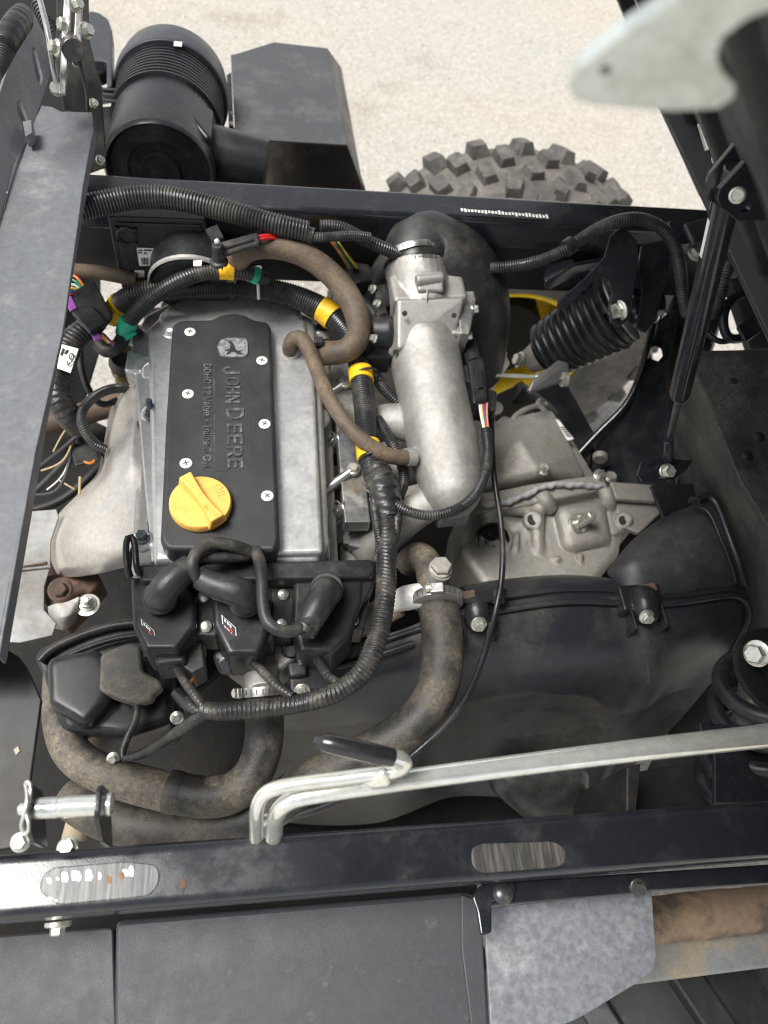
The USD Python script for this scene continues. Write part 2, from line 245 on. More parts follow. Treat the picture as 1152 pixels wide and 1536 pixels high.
def prism2(poly, thick, bevel=0.0015, o=(0, 0, 0), u=X_, v=Y_, holes=(), both=False, steps=3):
    """A plate: 2-D polygon in the frame (o, u, v), its top at 0 along u x v, reaching 'thick' below, top edge rounded."""
    p = np.asarray(poly, float)
    if Polygon(p).exterior.is_ccw is False: p = p[::-1]
    while bevel > 1e-5 and not Polygon(offset_in(p, bevel)).is_valid: bevel *= 0.7
    w = np.cross(u, v); rings = [(p, -thick)] if not both else [(offset_in(p, bevel), -thick), (p, -thick + bevel)]
    for i in range(steps + 1):
        a = i / steps * math.pi / 2; rings.append((offset_in(p, bevel * (1 - math.cos(a))) if bevel > 0 else p, -bevel + bevel * math.sin(a)))
    if bevel <= 0: rings = [(p, -thick), (p, 0.0)]
    k = len(p); V = np.array([[*q, z] for r, z in rings for q in r]); F = []
    for i in range(len(rings) - 1):
        for j in range(k):
            a, b = i * k + j, i * k + (j + 1) % k; F += [(a, b, b + k), (a, b + k, a + k)]
    out = [(V, np.array(F))]
    hp = [np.asarray(h, float) for h in holes]
    for (ring, z), flip in ((rings[-1], False), (rings[0], True)):
        v2, f2 = trimesh.creation.triangulate_polygon(Polygon(ring, hp), engine='earcut'); v2, f2 = np.asarray(v2), np.asarray(f2)
        v3 = np.column_stack([v2, np.full(len(v2), z + (-4e-6 if flip else 4e-6))]); a, b, c = v3[f2[:, 0]], v3[f2[:, 1]], v3[f2[:, 2]]; up = np.cross(b - a, c - a)[:, 2] > 0
        f2 = np.where((up == flip)[:, None], f2[:, ::-1], f2); out.append((v3, f2))
    for h in hp:
        q = h if Polygon(h).exterior.is_ccw else h[::-1]; m = len(q); V = np.vstack([np.column_stack([q, np.full(m, -thick)]), np.column_stack([q, np.zeros(m)])])
        out.append((V, np.array([t for j in range(m) for t in ((j, j + m, (j + 1) % m + m), (j, (j + 1) % m + m, (j + 1) % m))])))
    v_, f_ = join(*out); W = np.asarray(o) + v_[:, :1] * u + v_[:, 1:2] * v + v_[:, 2:] * w
    return W, f_
def slab(px, z, thick, bevel=0.0015, r=0.0, holes=(), **k):
    """A horizontal plate outlined in the survey at height z."""
    q = lambda pts: np.array([P(x, y, z)[:2] for x, y in pts]); return prism2(fillet(q(px), r) if np.any(np.asarray(r) > 0) else q(px), thick, bevel, (0, 0, z), holes=[fillet(q(h), 0.003) for h in holes], **k)
def plate(p3, px, thick, bevel=0.0012, r=0.0, holes=(), **k):
    """A plate on the plane through three survey points (x, y, height), outlined by pixels on that plane; its face turned to the viewer."""
    a, b, c = [P(*q) for q in p3]; n = nrm(np.cross(b - a, c - a)); n = n if np.dot(CAM - a, n) > 0 else -n; u, v, w = frame(n, b - a)
    q = lambda pts: np.array([[np.dot(PP(x, y, a, n) - a, u), np.dot(PP(x, y, a, n) - a, v)] for x, y in pts])
    hs = [fillet(q(h), 0.002) for h in holes]
    return prism2(fillet(q(px), r) if np.any(np.asarray(r) > 0) else q(px), thick, bevel, a, u, v, holes=hs, **k)
def facing(px, z, axis, thick, **k):
    """A plate through the first pixel at height z, its normal along axis."""
    a = P(*px[0], z); n = nrm(axis); u, v, w = frame(n); q = lambda pts: np.array([[np.dot(PP(x, y, a, n) - a, u), np.dot(PP(x, y, a, n) - a, v)] for x, y in pts])
    r = k.pop('r', 0.0); hs = [q(h) for h in k.pop('holes', ())]; pts = q(px); return prism2(fillet(pts, r) if np.any(np.asarray(r) > 0) else pts, thick, k.pop('bevel', 0.001), a, u, v, holes=hs, **k)
_ico = trimesh.creation.icosphere(subdivisions=2).vertices
def rhull(pts, r=0.004):
    """The rounded hull of points."""
    p = np.asarray(pts, float); rs = np.full(len(p), float(r)) if np.ndim(r) == 0 else np.asarray(r, float)
    return arr(trimesh.convex.convex_hull(np.vstack([a + _ico * b for a, b in zip(p, rs)])))
def blockpx(px, z1, z0, r=0.004):
    """A rounded casting: the outline at height z1 taken straight down to z0."""
    top = [P(x, y, z1 - r) for x, y in px]; return rhull(top + [np.array([a[0], a[1], z0]) for a in top], r)
def rbox(c, size, r=0.003, u=X_, v=Y_):
    w = np.cross(u, v); s = np.asarray(size) / 2 - r
    return rhull([np.asarray(c) + a * s[0] * u + b * s[1] * v + d * s[2] * w for a in (-1, 1) for b in (-1, 1) for d in (-1, 1)], r)
def blend(parts, edge=0.004, it=10):
    """Melts pieces into one casting with soft inner corners."""
    ms = []
    for p in parts:
        v, f = arr(p); t = trimesh.Trimesh(v, f); t.merge_vertices(digits_vertex=7)
        q = m3.Manifold(m3.Mesh(np.asarray(t.vertices, np.float32), np.asarray(t.faces, np.uint32)))
        if q.status() != m3.Error.NoError or q.volume() <= 0: q = m3.Manifold.hull_points(np.asarray(v))
        ms.append(q)
    a = m3.Manifold.batch_boolean(ms, m3.OpType.Add).refine_to_length(edge); v, f = arr(a); t = trimesh.Trimesh(v, f); t.merge_vertices(digits_vertex=6)
    if it:
        v0 = np.array(t.vertices); trimesh.smoothing.filter_taubin(t, iterations=it); d = np.asarray(t.vertices) - v0; l = np.linalg.norm(d, axis=1, keepdims=True)
        t.vertices = v0 + d * np.minimum(1, 0.7 * edge / np.maximum(l, 1e-12))
    return arr(t)
def patch(rows, nu=24, nv=24, thick=0.003):
    """A smooth skin through a grid of survey points (x, y, height), thickened inwards."""
    g = np.array([[P(*q) for q in row] for row in rows]); a, b = g.shape[:2]; k = lambda m: np.linspace(0, 1, m)
    f1 = PchipInterpolator(k(a), g, axis=0)(k(nu)); v = PchipInterpolator(k(b), f1, axis=1)(k(nv))
    du, dv = np.gradient(v, axis=0), np.gradient(v, axis=1); n = np.cross(du, dv); n /= np.maximum(np.linalg.norm(n, axis=2, keepdims=True), 1e-12)
    if np.sum((CAM - v) * n) < 0: n = -n; flip = True
    else: flip = False
    w = v - n * thick; N = nu * nv; i, j = np.meshgrid(np.arange(nu - 1), np.arange(nv - 1), indexing='ij'); q = (i * nv + j).ravel()
    f = np.stack([q, q + nv, q + nv + 1, q + 1], -1); f = f[:, ::-1] if flip else f; f = np.vstack([f[:, [0, 1, 2]], f[:, [0, 2, 3]]])
    top, bot = (v.reshape(-1, 3), f), (w.reshape(-1, 3), f[:, ::-1])
    loop = [(0, j) for j in range(nv)] + [(i, nv - 1) for i in range(1, nu)] + [(nu - 1, j) for j in range(nv - 2, -1, -1)] + [(i, 0) for i in range(nu - 2, 0, -1)]
    A, B = np.array([v[x] for x in loop]), np.array([w[x] for x in loop]); m = len(loop)
    s = np.array([t for x in range(m) for t in ((x, (x + 1) % m, (x + 1) % m + m), (x, (x + 1) % m + m, x + m))]); s = s if flip else s[:, ::-1]
    return join(top, bot, (np.vstack([A, B]), s))
def hexbolt(p, axis, af=0.011, h=0.006, fl=None, dome=False):
    """Hexagon head with flange; p is where the flange sits."""
    p = np.asarray(p, float); a = nrm(axis); fl = af * 0.78 if fl is None else fl; r = af / math.sqrt(3); fh = h * 0.22
    return join(lathe([(fl, -0.001), (fl, fh * 0.6), (fl * 0.9, fh), (r * 0.8, fh * 1.3)], p, a, 24), lathe([(r, fh), (r, h * 0.85), (r * 0.86, h), (r * 0.55, h * (1.0 if not dome else 1.06))], p, a, 6))
def nutstud(p, axis, af=0.011, h=0.007, sr=0.003, sh=0.018):
    return join(hexbolt(p, axis, af, h), lathe([(sr, 0), (sr, sh - 0.001), (sr * 0.7, sh)], p, axis, 12))
def arcpts(c, u, v, r, a0, a1, n):
    return [np.asarray(c) + r * (math.cos(t) * u + math.sin(t) * v) for t in np.linspace(a0, a1, n)]
def text(s, height, o, d, u, depth=0.0005, bold=False, width=None):
    """Raised lettering at o, reading along d, letters' upward side along u; width scales its length."""
    m = meshkit.text_mesh(s, height, depth, bold); v, f = arr(m); d, u = nrm(d), nrm(u); n = np.cross(d, u)
    v = v.copy(); L = v[:, 0].max(); k = 1.0 if width is None else width / L
    return np.asarray(o) + v[:, :1] * k * d + v[:, 1:2] * u + v[:, 2:] * n, f

# ---------------------------------------------------------------- things
_used = {}
def numbered(parent, name):
    k = (parent, name); i = _used.get(k, 0); _used[k] = i + 1
    return name if i == 0 else f'{name}_{i:03d}'
def shaded(v, f, ang):
    """Vertices split so that faces meeting at less than ang degrees shade smoothly; sliver faces dropped."""
    q, inv = np.unique(np.round(v, 6), axis=0, return_inverse=True); inv = inv.ravel(); g = inv[f]
    ok = (g[:, 0] != g[:, 1]) & (g[:, 1] != g[:, 2]) & (g[:, 0] != g[:, 2]); f, g = f[ok], g[ok]
    fn = np.cross(v[f[:, 1]] - v[f[:, 0]], v[f[:, 2]] - v[f[:, 0]]); ar = np.linalg.norm(fn, axis=1); ok = ar > 1e-14; f, g, fn, ar = f[ok], g[ok], fn[ok], ar[ok]; un = fn / ar[:, None]
    cv = g.ravel(); cf = np.repeat(np.arange(len(f)), 3); order = np.argsort(cv, kind='stable'); sv, sf = cv[order], cf[order]
    start = np.searchsorted(sv, np.arange(len(q))); cnt = np.bincount(sv, minlength=len(q)); N = np.zeros((len(sv), 3)); cs = math.cos(math.radians(ang))
    pos = np.arange(len(sv)) - start[sv]
    for k in range(cnt.max()):
        has = k < cnt[sv]; j = np.where(has, start[sv] + np.minimum(k, cnt[sv] - 1), 0); o = sf[j]
        w = has & ((un[sf] * un[o]).sum(1) > cs); N += np.where(w[:, None], np.where(ar[o][:, None] > 0, fn[o], 0), 0)
    N /= np.maximum(np.linalg.norm(N, axis=1, keepdims=True), 1e-20); M = np.empty_like(N); M[order] = N
    key = np.column_stack([cv, np.round(M * 500).astype(np.int64)]); _, first, ix = np.unique(key, axis=0, return_index=True, return_inverse=True)
    return q[cv[first]], ix.ravel().reshape(-1, 3), M[first]
def put(path, m, material, smooth, base):
    v, f = arr(m); v = v - base
    if smooth is False or smooth is True: usdkit.mesh(stage, path, (v, f), material, smooth=smooth)
    else:
        v, f, n = shaded(v, f, smooth); h = usdkit.mesh(stage, path, (v, f), material, smooth=False)
        h.CreateNormalsAttr(n.astype(np.float32)); h.SetNormalsInterpolation('vertex')
    return stage.GetPrimAtPath(path)
class Thing:
    """A top-level object; its parts are gathered and written when it is closed, its origin under its middle."""
    def __init__(s, name, label, cat, group=None, kind=None):
        s.name, s.label, s.cat, s.group, s.kind, s.parts = name, label, cat, group, kind, []
    def part(s, name, m, material, smooth=40, label=None, under=None):
        h = dict(name=name, m=arr(m), mat=material, smooth=smooth, label=label, kids=[]); (under['kids'] if under else s.parts).append(h); return h
    def close(s):
        allv = np.vstack([h['m'][0] for h in s.parts]); base = np.array([*(allv[:, :2].min(0) + allv[:, :2].max(0)) / 2, allv[:, 2].min()])
        path = '/World/' + numbered('', s.name); x = UsdGeom.Xform.Define(stage, path); x.AddTranslateOp().Set(Gf.Vec3d(*base)); pr = x.GetPrim()
        for k, v in (('label', s.label), ('category', s.cat), ('group', s.group), ('kind', s.kind)):
            if v: pr.SetCustomDataByKey(k, v)
        def w(h, parent):
            q = parent + '/' + numbered(parent, h['name']); o = put(q, h['m'], h['mat'], h['smooth'], base)
            if h['label']: o.SetCustomDataByKey('label', h['label'])
            for c in h['kids']: w(c, q)
        for h in s.parts: w(h, path)
        return pr
def single(name, m, material, label, cat, group=None, kind=None, smooth=40):
    """A thing that is one mesh."""
    path = '/World/' + numbered('', name); v, f = arr(m); base = np.array([*(v[:, :2].min(0) + v[:, :2].max(0)) / 2, v[:, 2].min()])
    o = put(path, (v, f), material, smooth, base); UsdGeom.Xformable(o).AddTranslateOp().Set(Gf.Vec3d(*base))
    for k, x in (('label', label), ('category', cat), ('group', group), ('kind', kind)):
        if x: o.SetCustomDataByKey(k, x)
    return o
def clamp(T, c, axis, r, width=0.009, under=None, screw=None, mt=None):
    """A worm-drive hose clamp: band, housing and screw, with slots in the band."""
    a = nrm(axis); mt = mt or STEEL; band = T.part('clamp_band', lathe([(r * 0.97, -width / 2), (r * 1.03, -width / 2), (r * 1.05, 0), (r * 1.03, width / 2), (r * 0.97, width / 2)], c, a, 36), mt, 30)
    if screw is not None:
        u = nrm(np.asarray(screw) - a * np.dot(screw, a)); t = np.cross(a, u); o = c + u * (r * 1.05 + 0.003)
        hs = T.part('screw_housing', rbox(o, (0.016, width * 1.1, 0.006), 0.0015, t, a if np.dot(np.cross(t, a), u) > 0 else -a), mt); T.part('screw', hexbolt(o + t * 0.008, t, 0.0075, 0.006), BOLT, 30, under=hs)
    sl = []
    for k in range(24):
        ph = k / 24 * 2 * math.pi; u, v, w = frame(a); d = math.cos(ph) * u + math.sin(ph) * v; sl.append(rbox(c + d * r * 1.05, (0.0012, width * 0.55, 0.0006), 0.0002, np.cross(a, d), a))
    T.part('slots', join(*[(s[0][:], s[1]) for s in sl]), INK, False, under=band)
    return band

# ================================================================ SETTING: the yard and the far wheel
GZ = -0.315
gmat = usdkit.material(stage, '/World/Looks/pale_concrete', {
    'geo': ('geometry', {}), 'v': ('voronoi_texture', {'scale': 140.0, 'feature': 'f1'}), 'sc': ('separate_color', {}),
    'n': ('noise_texture', {'scale': 130.0, 'detail': 7.0, 'roughness': 0.75}), 'n2': ('noise_texture', {'scale': 1.1, 'detail': 5.0}), 'n3': ('noise_texture', {'scale': 5.0, 'detail': 5.0}),
    'r': ('rgb_ramp', {'ramp': [(0.0, (0.27, 0.245, 0.21)), (0.3, (0.42, 0.39, 0.345)), (0.65, (0.56, 0.53, 0.485)), (1.0, (0.76, 0.745, 0.71))]}),
    'r2': ('rgb_ramp', {'ramp': [(0.33, (0.20, 0.178, 0.15)), (0.5, (0.53, 0.495, 0.45)), (0.7, (0.76, 0.735, 0.69))]}),
    'm': ('mix', {'mix_type': 'mix', 'fac': 0.55}), 'st': ('rgb_ramp', {'ramp': [(0.42, (0.98, 0.985, 1.0)), (0.7, (1.02, 0.985, 0.92))]}),
    'st3': ('rgb_ramp', {'ramp': [(0.27, (0.86, 0.845, 0.83)), (0.40, (1, 1, 1))]}),
    'mm': ('mix', {'mix_type': 'multiply', 'fac': 1.0}), 'm3': ('mix', {'mix_type': 'multiply', 'fac': 1.0}), 'm4': ('mix', {'mix_type': 'multiply', 'fac': 1.0, 'color2': (0.83, 0.832, 0.82)}), 'b': ('bump', {'strength': 1.0, 'distance': 0.006}), 'p': ('principled_bsdf', {'roughness': 0.9})},
    [('geo.position', 'v.vector'), ('geo.position', 'n.vector'), ('geo.position', 'n2.vector'), ('geo.position', 'n3.vector'), ('v.color', 'sc.color'), ('sc.r', 'r.fac'), ('n.fac', 'r2.fac'), ('r.color', 'm.color1'), ('r2.color', 'm.color2'),
     ('n2.fac', 'st.fac'), ('n3.fac', 'st3.fac'), ('m.color', 'mm.color1'), ('st.color', 'mm.color2'), ('mm.color', 'm3.color1'), ('st3.color', 'm3.color2'), ('m3.color', 'm4.color1'), ('m4.color', 'p.base_color'), ('n.fac', 'b.height'), ('b.normal', 'p.normal')], surface='p.BSDF')
gn = 60; gx = np.linspace(-20, 20, gn); GX, GY = np.meshgrid(gx, gx, indexing='ij'); gi = np.arange(gn * gn).reshape(gn, gn)
gf = np.stack([gi[:-1, :-1], gi[1:, :-1], gi[1:, 1:], gi[:-1, 1:]], -1).reshape(-1, 4)
o = put('/World/ground', (np.column_stack([GX.ravel(), GY.ravel(), GZ + 0 * GX.ravel()]), gf), gmat, False, np.zeros(3)); o.SetCustomDataByKey('kind', 'structure')
peb = []
for i in range(900):
    x, y, r = RNG.uniform(-1.3, 1.6), RNG.uniform(1.5, 4.2), RNG.uniform(0.0025, 0.0075); b = trimesh.creation.icosphere(subdivisions=1, radius=r); b.vertices *= RNG.uniform(0.6, 1.2, 3) * np.array([1, 1, 0.6]); b.vertices += RNG.normal(0, r * 0.10, b.vertices.shape); peb.append((np.asarray(b.vertices) + [x, y, GZ + r * 0.25], b.faces))
single('loose_grit', join(*peb), mat('grit_stone', (0.36, 0.34, 0.31), 0.9, col2=(0.62, 0.61, 0.58), c2=1.0, c2scale=25), 'scattered loose grit lying on the pale concrete yard', 'grit', kind='stuff', smooth=False)
def wheel(name, label, cx, y0, y1, cz, R, rim_r, phase):
    T = Thing(name, label, 'wheel'); w = y1 - y0; ym = (y0 + y1) / 2; C = np.array([cx, ym, cz])
    prof = [(rim_r, -w * 0.40), (rim_r + 0.012, -w * 0.46), (rim_r + 0.05, -w * 0.50), (R - 0.06, -w * 0.50), (R - 0.032, -w * 0.45), (R - 0.022, -w * 0.30), (R - 0.018, 0), (R - 0.022, w * 0.30), (R - 0.032, w * 0.45), (R - 0.06, w * 0.5), (rim_r + 0.05, w * 0.5), (rim_r, w * 0.42)]
    tr = T.part('tyre', lathe(prof, C, Y_, 72, cap=False), TYRE, 35)
    nlug = 25
    for k in range(nlug):
        for row, off in ((-0.42, 0.0), (-0.25, 0.5), (-0.08, 0.05), (0.09, 0.55), (0.26, 0.1), (0.42, 0.6)):
            a = (k + off) / nlug * 2 * math.pi + phase; rad = math.cos(a) * X_ + math.sin(a) * Z_; tan = -math.sin(a) * X_ + math.cos(a) * Z_
            if rad[2] < -0.55 and abs(row) < 0.3: continue
            edge = abs(row) > 0.3; sw = 1 if row > 0 else -1
            q = nrm(Y_ * (1.0 if not edge else 0.9) + tan * 0.35 * sw * (1 if k % 2 else 0.6) - rad * (0.35 * sw if edge else 0)); t2 = nrm(np.cross(q, nrm(rad + (0.35 * Y_ * sw if edge else 0)))); up = np.cross(t2, q); up = up if up @ rad > 0 else -up
            c = C + rad * (R - (0.020 if edge else 0.012)) + Y_ * row * w; jt = random.uniform(0.75, 1.2); l, h, b = (0.031 * jt, 0.018, 0.020) if edge else (0.027 * jt, 0.0165, 0.019)
            j2 = RNG.uniform(0.82, 1.05, 8); pts = [c + sx * l * (0.95 if sy2 else 0.72) * j2[i] * q + sy * h * (0.72 if sy2 else 0.98) * j2[i + 1] * t2 + up * 0.5 * b * (0.85 + 0.2 * j2[i]) for i, (sx, sy, sy2) in enumerate(((-1, -1, 0), (-1, -1, 1), (1, -1, 1), (1, -1, 0), (1, 1, 0), (1, 1, 1), (-1, 1, 1)))] + [c + sx * l * 1.12 * q + sy * h * 1.2 * t2 - up * 1.1 * b for sx in (-1, 1) for sy in (-1, 1)]
            T.part('tread_lug', arr(trimesh.convex.convex_hull(np.array(pts))), LUG, 38, under=tr)
    for k in range(26):
        a = k / 26 * 2 * math.pi; rad = math.cos(a) * X_ + math.sin(a) * Z_
        if k % 2: T.part('sidewall_rib', rbox(C + rad * (R - 0.075) - Y_ * w * 0.5, (0.05, 0.012, 0.008), 0.003, rad, np.cross(Y_, rad)), TYRE, 40, under=tr)
    rp = [(rim_r + 0.012, -w * 0.43), (rim_r + 0.006, -w * 0.45), (rim_r - 0.006, -w * 0.43), (rim_r - 0.016, -w * 0.30), (rim_r - 0.03, -w * 0.12), (rim_r - 0.034, w * 0.1), (rim_r - 0.03, w * 0.40)]
    rim = T.part('rim', lathe(rp, C, Y_, 64, cap=False), RIMY, 30)
    th = np.linspace(0, 2 * math.pi, 48, endpoint=False); outer = np.column_stack([np.cos(th), np.sin(th)]) * (rim_r - 0.03)
    holes = [np.column_stack([np.cos(t := np.linspace(0, 2 * math.pi, 14, endpoint=False)) * 0.022, np.sin(t) * 0.022]) + 0.105 * np.array([math.cos(a), math.sin(a)]) for a in np.arange(8) / 8 * 2 * math.pi]
    T.part('wheel_disc', prism2(outer, 0.006, 0.001, C + Y_ * w * 0.12, X_, Z_, holes=holes), RIMY, 30, under=rim)
    T.part('brake_hub', cyl(C - Y_ * w * 0.25, C + Y_ * w * 0.1, 0.12, 28), DARK, 40)
    return T
wheel('rear_wheel', 'far rear wheel with knobbly dusty tyre and yellow rim behind the frame', 0.528, 1.17, 1.47, 0.076, 0.398, 0.198, 0.17).close()

# ================================================================ FRAME RAILS
RZ = 0.70
def rail(T, y0, y1, x0, x1, ztop, h, m=PAINT, part='beam', holes=()):
    c = [(y0, 0), (y1, 0), (y1, -h), (y0, -h)]; c = fillet(np.array(c), 0.009, 6)
    return T.part(part, (lambda v, f: (v, f))(*prism2(np.array([[a, b] for a, b in c]), x1 - x0, 0.002, (x1, 0, ztop), Y_, Z_)), m, 35)
T = Thing('frame_rail', 'long black frame rail with stamped white serial strip, in front of the knobbly tyre', 'frame rail')
b = rail(T, 0.868, 0.922, -0.55, 1.05, RZ, 0.05)
T.part('web_plate', rbox((0.27, 0.886, 0.614), (1.35, 0.006, 0.104), 0.002), WEB, 30)
for x, y in [(706, 350), (720, 356), (742, 345), (782, 362), (815, 366), (586, 346), (668, 352), (848, 372)]:
    q = PY(x, y, 0.8825); T.part('bolt_hole', cyl(q + 0.0004 * Y_, q - 0.0006 * Y_, 0.0045, 14, 0.0002), INK, 30)
s = T.part('serial_strip', rbox((*((P(688, 316, RZ) + P(832, 325, RZ)) / 2)[:2], RZ + 0.0004), (0.125, 0.020, 0.0010), 0.0004), BLKC, 30)
strip = [P(693 + i * 5.1, 314.5 + i * 0.42, RZ + 0.001) for i in range(26)]
T.part('stamped_marks', join(*[rbox(q + Y_ * 0.003 * random.uniform(-0.3, 0.3), (0.0032, random.uniform(0.005, 0.0085), 0.0006), 0.00025) for q in strip]), WHITE, 30, under=s)
T.close()
T = Thing('frame_rail', 'glossy black frame rail across the front with two scuffed worn patches', 'frame rail')
rail(T, 0.0425, 0.0885, -0.60, 1.00, RZ, 0.052)
for pp, m, lab in (([(64, 1312), (80, 1301), (190, 1292), (236, 1297), (241, 1320), (226, 1344), (85, 1358), (58, 1335)], WEAR, 'scratched bright worn patch'), ([(707, 1272), (722, 1265), (832, 1262), (848, 1272), (850, 1293), (836, 1301), (722, 1310), (708, 1298)], WEARD, 'dark scuffed patch')):
    T.part('worn_patch', slab(pp, RZ + 0.0010, 0.0022, 0.0008, 0.006), m, 30, label=lab)
for fx, fy, fw, fh in ((74, 1321, 9, 13), (87, 1318, 6, 7), (98, 1316, 13, 18), (115, 1314, 17, 20), (134, 1313, 14, 21), (150, 1314, 7, 14), (188, 1309, 10, 14), (197, 1307, 9, 19), (75, 1348, 13, 6), (84, 1351, 7, 5)):
    T.part('bare_fleck', slab([(fx - fw / 2, fy - fh * .3), (fx - fw * .2, fy - fh * .5), (fx + fw * .3, fy - fh * .42), (fx + fw * .5, fy + fh * .1), (fx + fw * .25, fy + fh * .5), (fx - fw * .1, fy + fh * .35), (fx - fw * .4, fy + fh * .45)], RZ + 0.0014, 0.0008, 0.0002, 0.001), FLECK, 30)
for fx, fy in ((163, 1319), (182, 1312)): T.part('rust_spot', slab([(fx - 4, fy - 5), (fx + 4, fy - 4), (fx + 4, fy + 6), (fx - 4, fy + 6)], RZ + 0.0014, 0.0006, 0.0002, 0.0015), mat('orange_rust', (0.22, 0.12, 0.05), 0.7), 30)
T.part('rust_spot', slab([(268, 1320), (276, 1316), (281, 1325), (277, 1333), (270, 1331)], RZ + 0.0005, 0.0012, 0.0004, 0.002), RUST, 30)
pz = P(960, 1322, 0.668)
q = [(0.30, 0.0, 0.019, 0.0035), (0.335, 0.0, 0.006, 0.003), (0.375, 0.0, 0.022, 0.006), (0.415, 0, 0.018, 0.006)]
for x0, _, a, bb in q:
    ph = np.linspace(0, 2 * math.pi, 20, endpoint=False); T.part('slot_hole', prism2(np.column_stack([np.cos(ph) * a, np.sin(ph) * bb]), 0.001, 0, (x0, 0.0422, 0.674), X_, Z_), INK, False)
T.close()
# flange below the near rail at its rear half, its two bolts
T = Thing('frame_flange', 'thin black mounting flange bolted under the front rail above the mottled plate', 'bracket')
T.part('flange_plate', slab([(720, 1338), (758, 1322), (1160, 1296), (1160, 1325), (975, 1336), (960, 1340), (720, 1360)], 0.650, 0.006, 0.002, 0.004), PAINT)
T.part('mounting_ear', slab([(708, 1345), (722, 1327), (742, 1322), (772, 1322), (774, 1336), (768, 1348), (738, 1352), (738, 1400), (721, 1404), (716, 1368)], 0.657, 0.004, 0.0015, 0.003), PAINT)
q = P(754, 1340, 0.656); T.part('round_head_bolt', lathe([(0.0092, 0), (0.0088, 0.002), (0.006, 0.0045), (0.0, 0.0055)], q, Z_, 20), DARKBOLT, 40)
q = P(957, 1331, 0.650); T.part('hex_bolt', hexbolt(q, Z_ - 0.4 * Y_, 0.010, 0.007), DARKBOLT, 25)
T.close()

# ================================================================ PANELS ALONG THE FRONT EDGE
single('rear_fender', (lambda: prism2(fillet(np.array([P(x, y, 0.600)[:2] for x, y in [(173, 1381), (700, 1338), (722, 1346), (735, 1600), (170, 1600)]]), 0.006), 0.03, 0.006, (0, 0, 0.600)))(), FENDER, 'large smooth grey plastic fender panel under the glossy black rail', 'fender')
T = Thing('rear_fender', 'smaller grey plastic fender panel at left, below the bright worn patch', 'fender')
T.part('panel', prism2(fillet(np.array([P(x, y, 0.585)[:2] for x, y in [(-60, 1408), (150, 1392), (170, 1391), (176, 1600), (-60, 1600)]]), 0.004), 0.03, 0.005, (0, 0, 0.585)), FENDER)
q = P(87, 1387, 0.625); T.part('hex_bolt', join(lathe([(0.0105, -0.002), (0.0105, 0.001), (0.009, 0.002)], q, -Y_ - 0.1 * Z_, 24), hexbolt(q, -Y_ - 0.1 * Z_, 0.0105, 0.008)), BOLT, 25)
T.close()
single('fender_step', prism2(fillet(np.array([P(x, y, 0.598)[:2] for x, y in [(690, 1341), (716, 1352), (722, 1400), (733, 1600), (712, 1600), (690, 1420)]]), 0.003), 0.05, 0.004, (0, 0, 0.603)), FENDER, 'narrow grey vertical fender lip beside the mottled plate', 'fender trim')
single('splash_plate', slab([(726, 1362), (976, 1336), (978, 1340), (985, 1440), (980, 1456), (960, 1472), (868, 1528), (838, 1540), (736, 1545)], 0.607, 0.004, 0.001, [0.0, 0.002, 0.002, 0.006, 0.01, 0.01, 0.01, 0.01, 0.0]), GALVP, 'pale mottled plate with a cut corner beside the grey fender', 'plate')
T = Thing('rear_axle_beam', 'rusty muddy axle tube on a worn steel beam behind the mottled plate', 'axle')
T.part('tube', tube([P(900, 1388, 0.45), P(1260, 1352, 0.45)], px2m(32, P(1080, 1370, 0.45)), 24, 0.01, lumpy(0.02, 60)), AXLE, True)
T.part('beam', prism2(np.array([P(x, y, 0.43)[:2] for x, y in [(900, 1412), (1260, 1370), (1260, 1438), (900, 1484)]]), 0.05, 0.004, (0, 0, 0.43)), AXLEG, 35)
T.part('weld', tube([P(900, 1410, 0.435), P(1080, 1390, 0.435), P(1260, 1368, 0.435)], 0.004, 8, 0.004, lumpy(0.25, 300)), RUST, True)
T.close()
# near rear tyre: only its tread shows under the plate
T = Thing('rear_tyre', 'black near tyre tread showing under the mottled plate and axle beam', 'tyre')
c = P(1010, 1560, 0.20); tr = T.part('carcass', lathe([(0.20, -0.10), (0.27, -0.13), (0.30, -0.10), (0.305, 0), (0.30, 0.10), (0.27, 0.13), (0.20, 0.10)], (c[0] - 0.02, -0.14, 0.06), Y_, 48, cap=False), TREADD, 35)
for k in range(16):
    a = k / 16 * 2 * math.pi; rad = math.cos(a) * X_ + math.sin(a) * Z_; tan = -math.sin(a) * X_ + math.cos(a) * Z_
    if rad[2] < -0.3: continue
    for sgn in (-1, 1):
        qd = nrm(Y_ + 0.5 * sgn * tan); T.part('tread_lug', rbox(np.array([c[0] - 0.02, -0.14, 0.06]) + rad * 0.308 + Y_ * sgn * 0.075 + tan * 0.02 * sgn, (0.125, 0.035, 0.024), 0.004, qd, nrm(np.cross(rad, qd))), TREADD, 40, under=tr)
T.close()

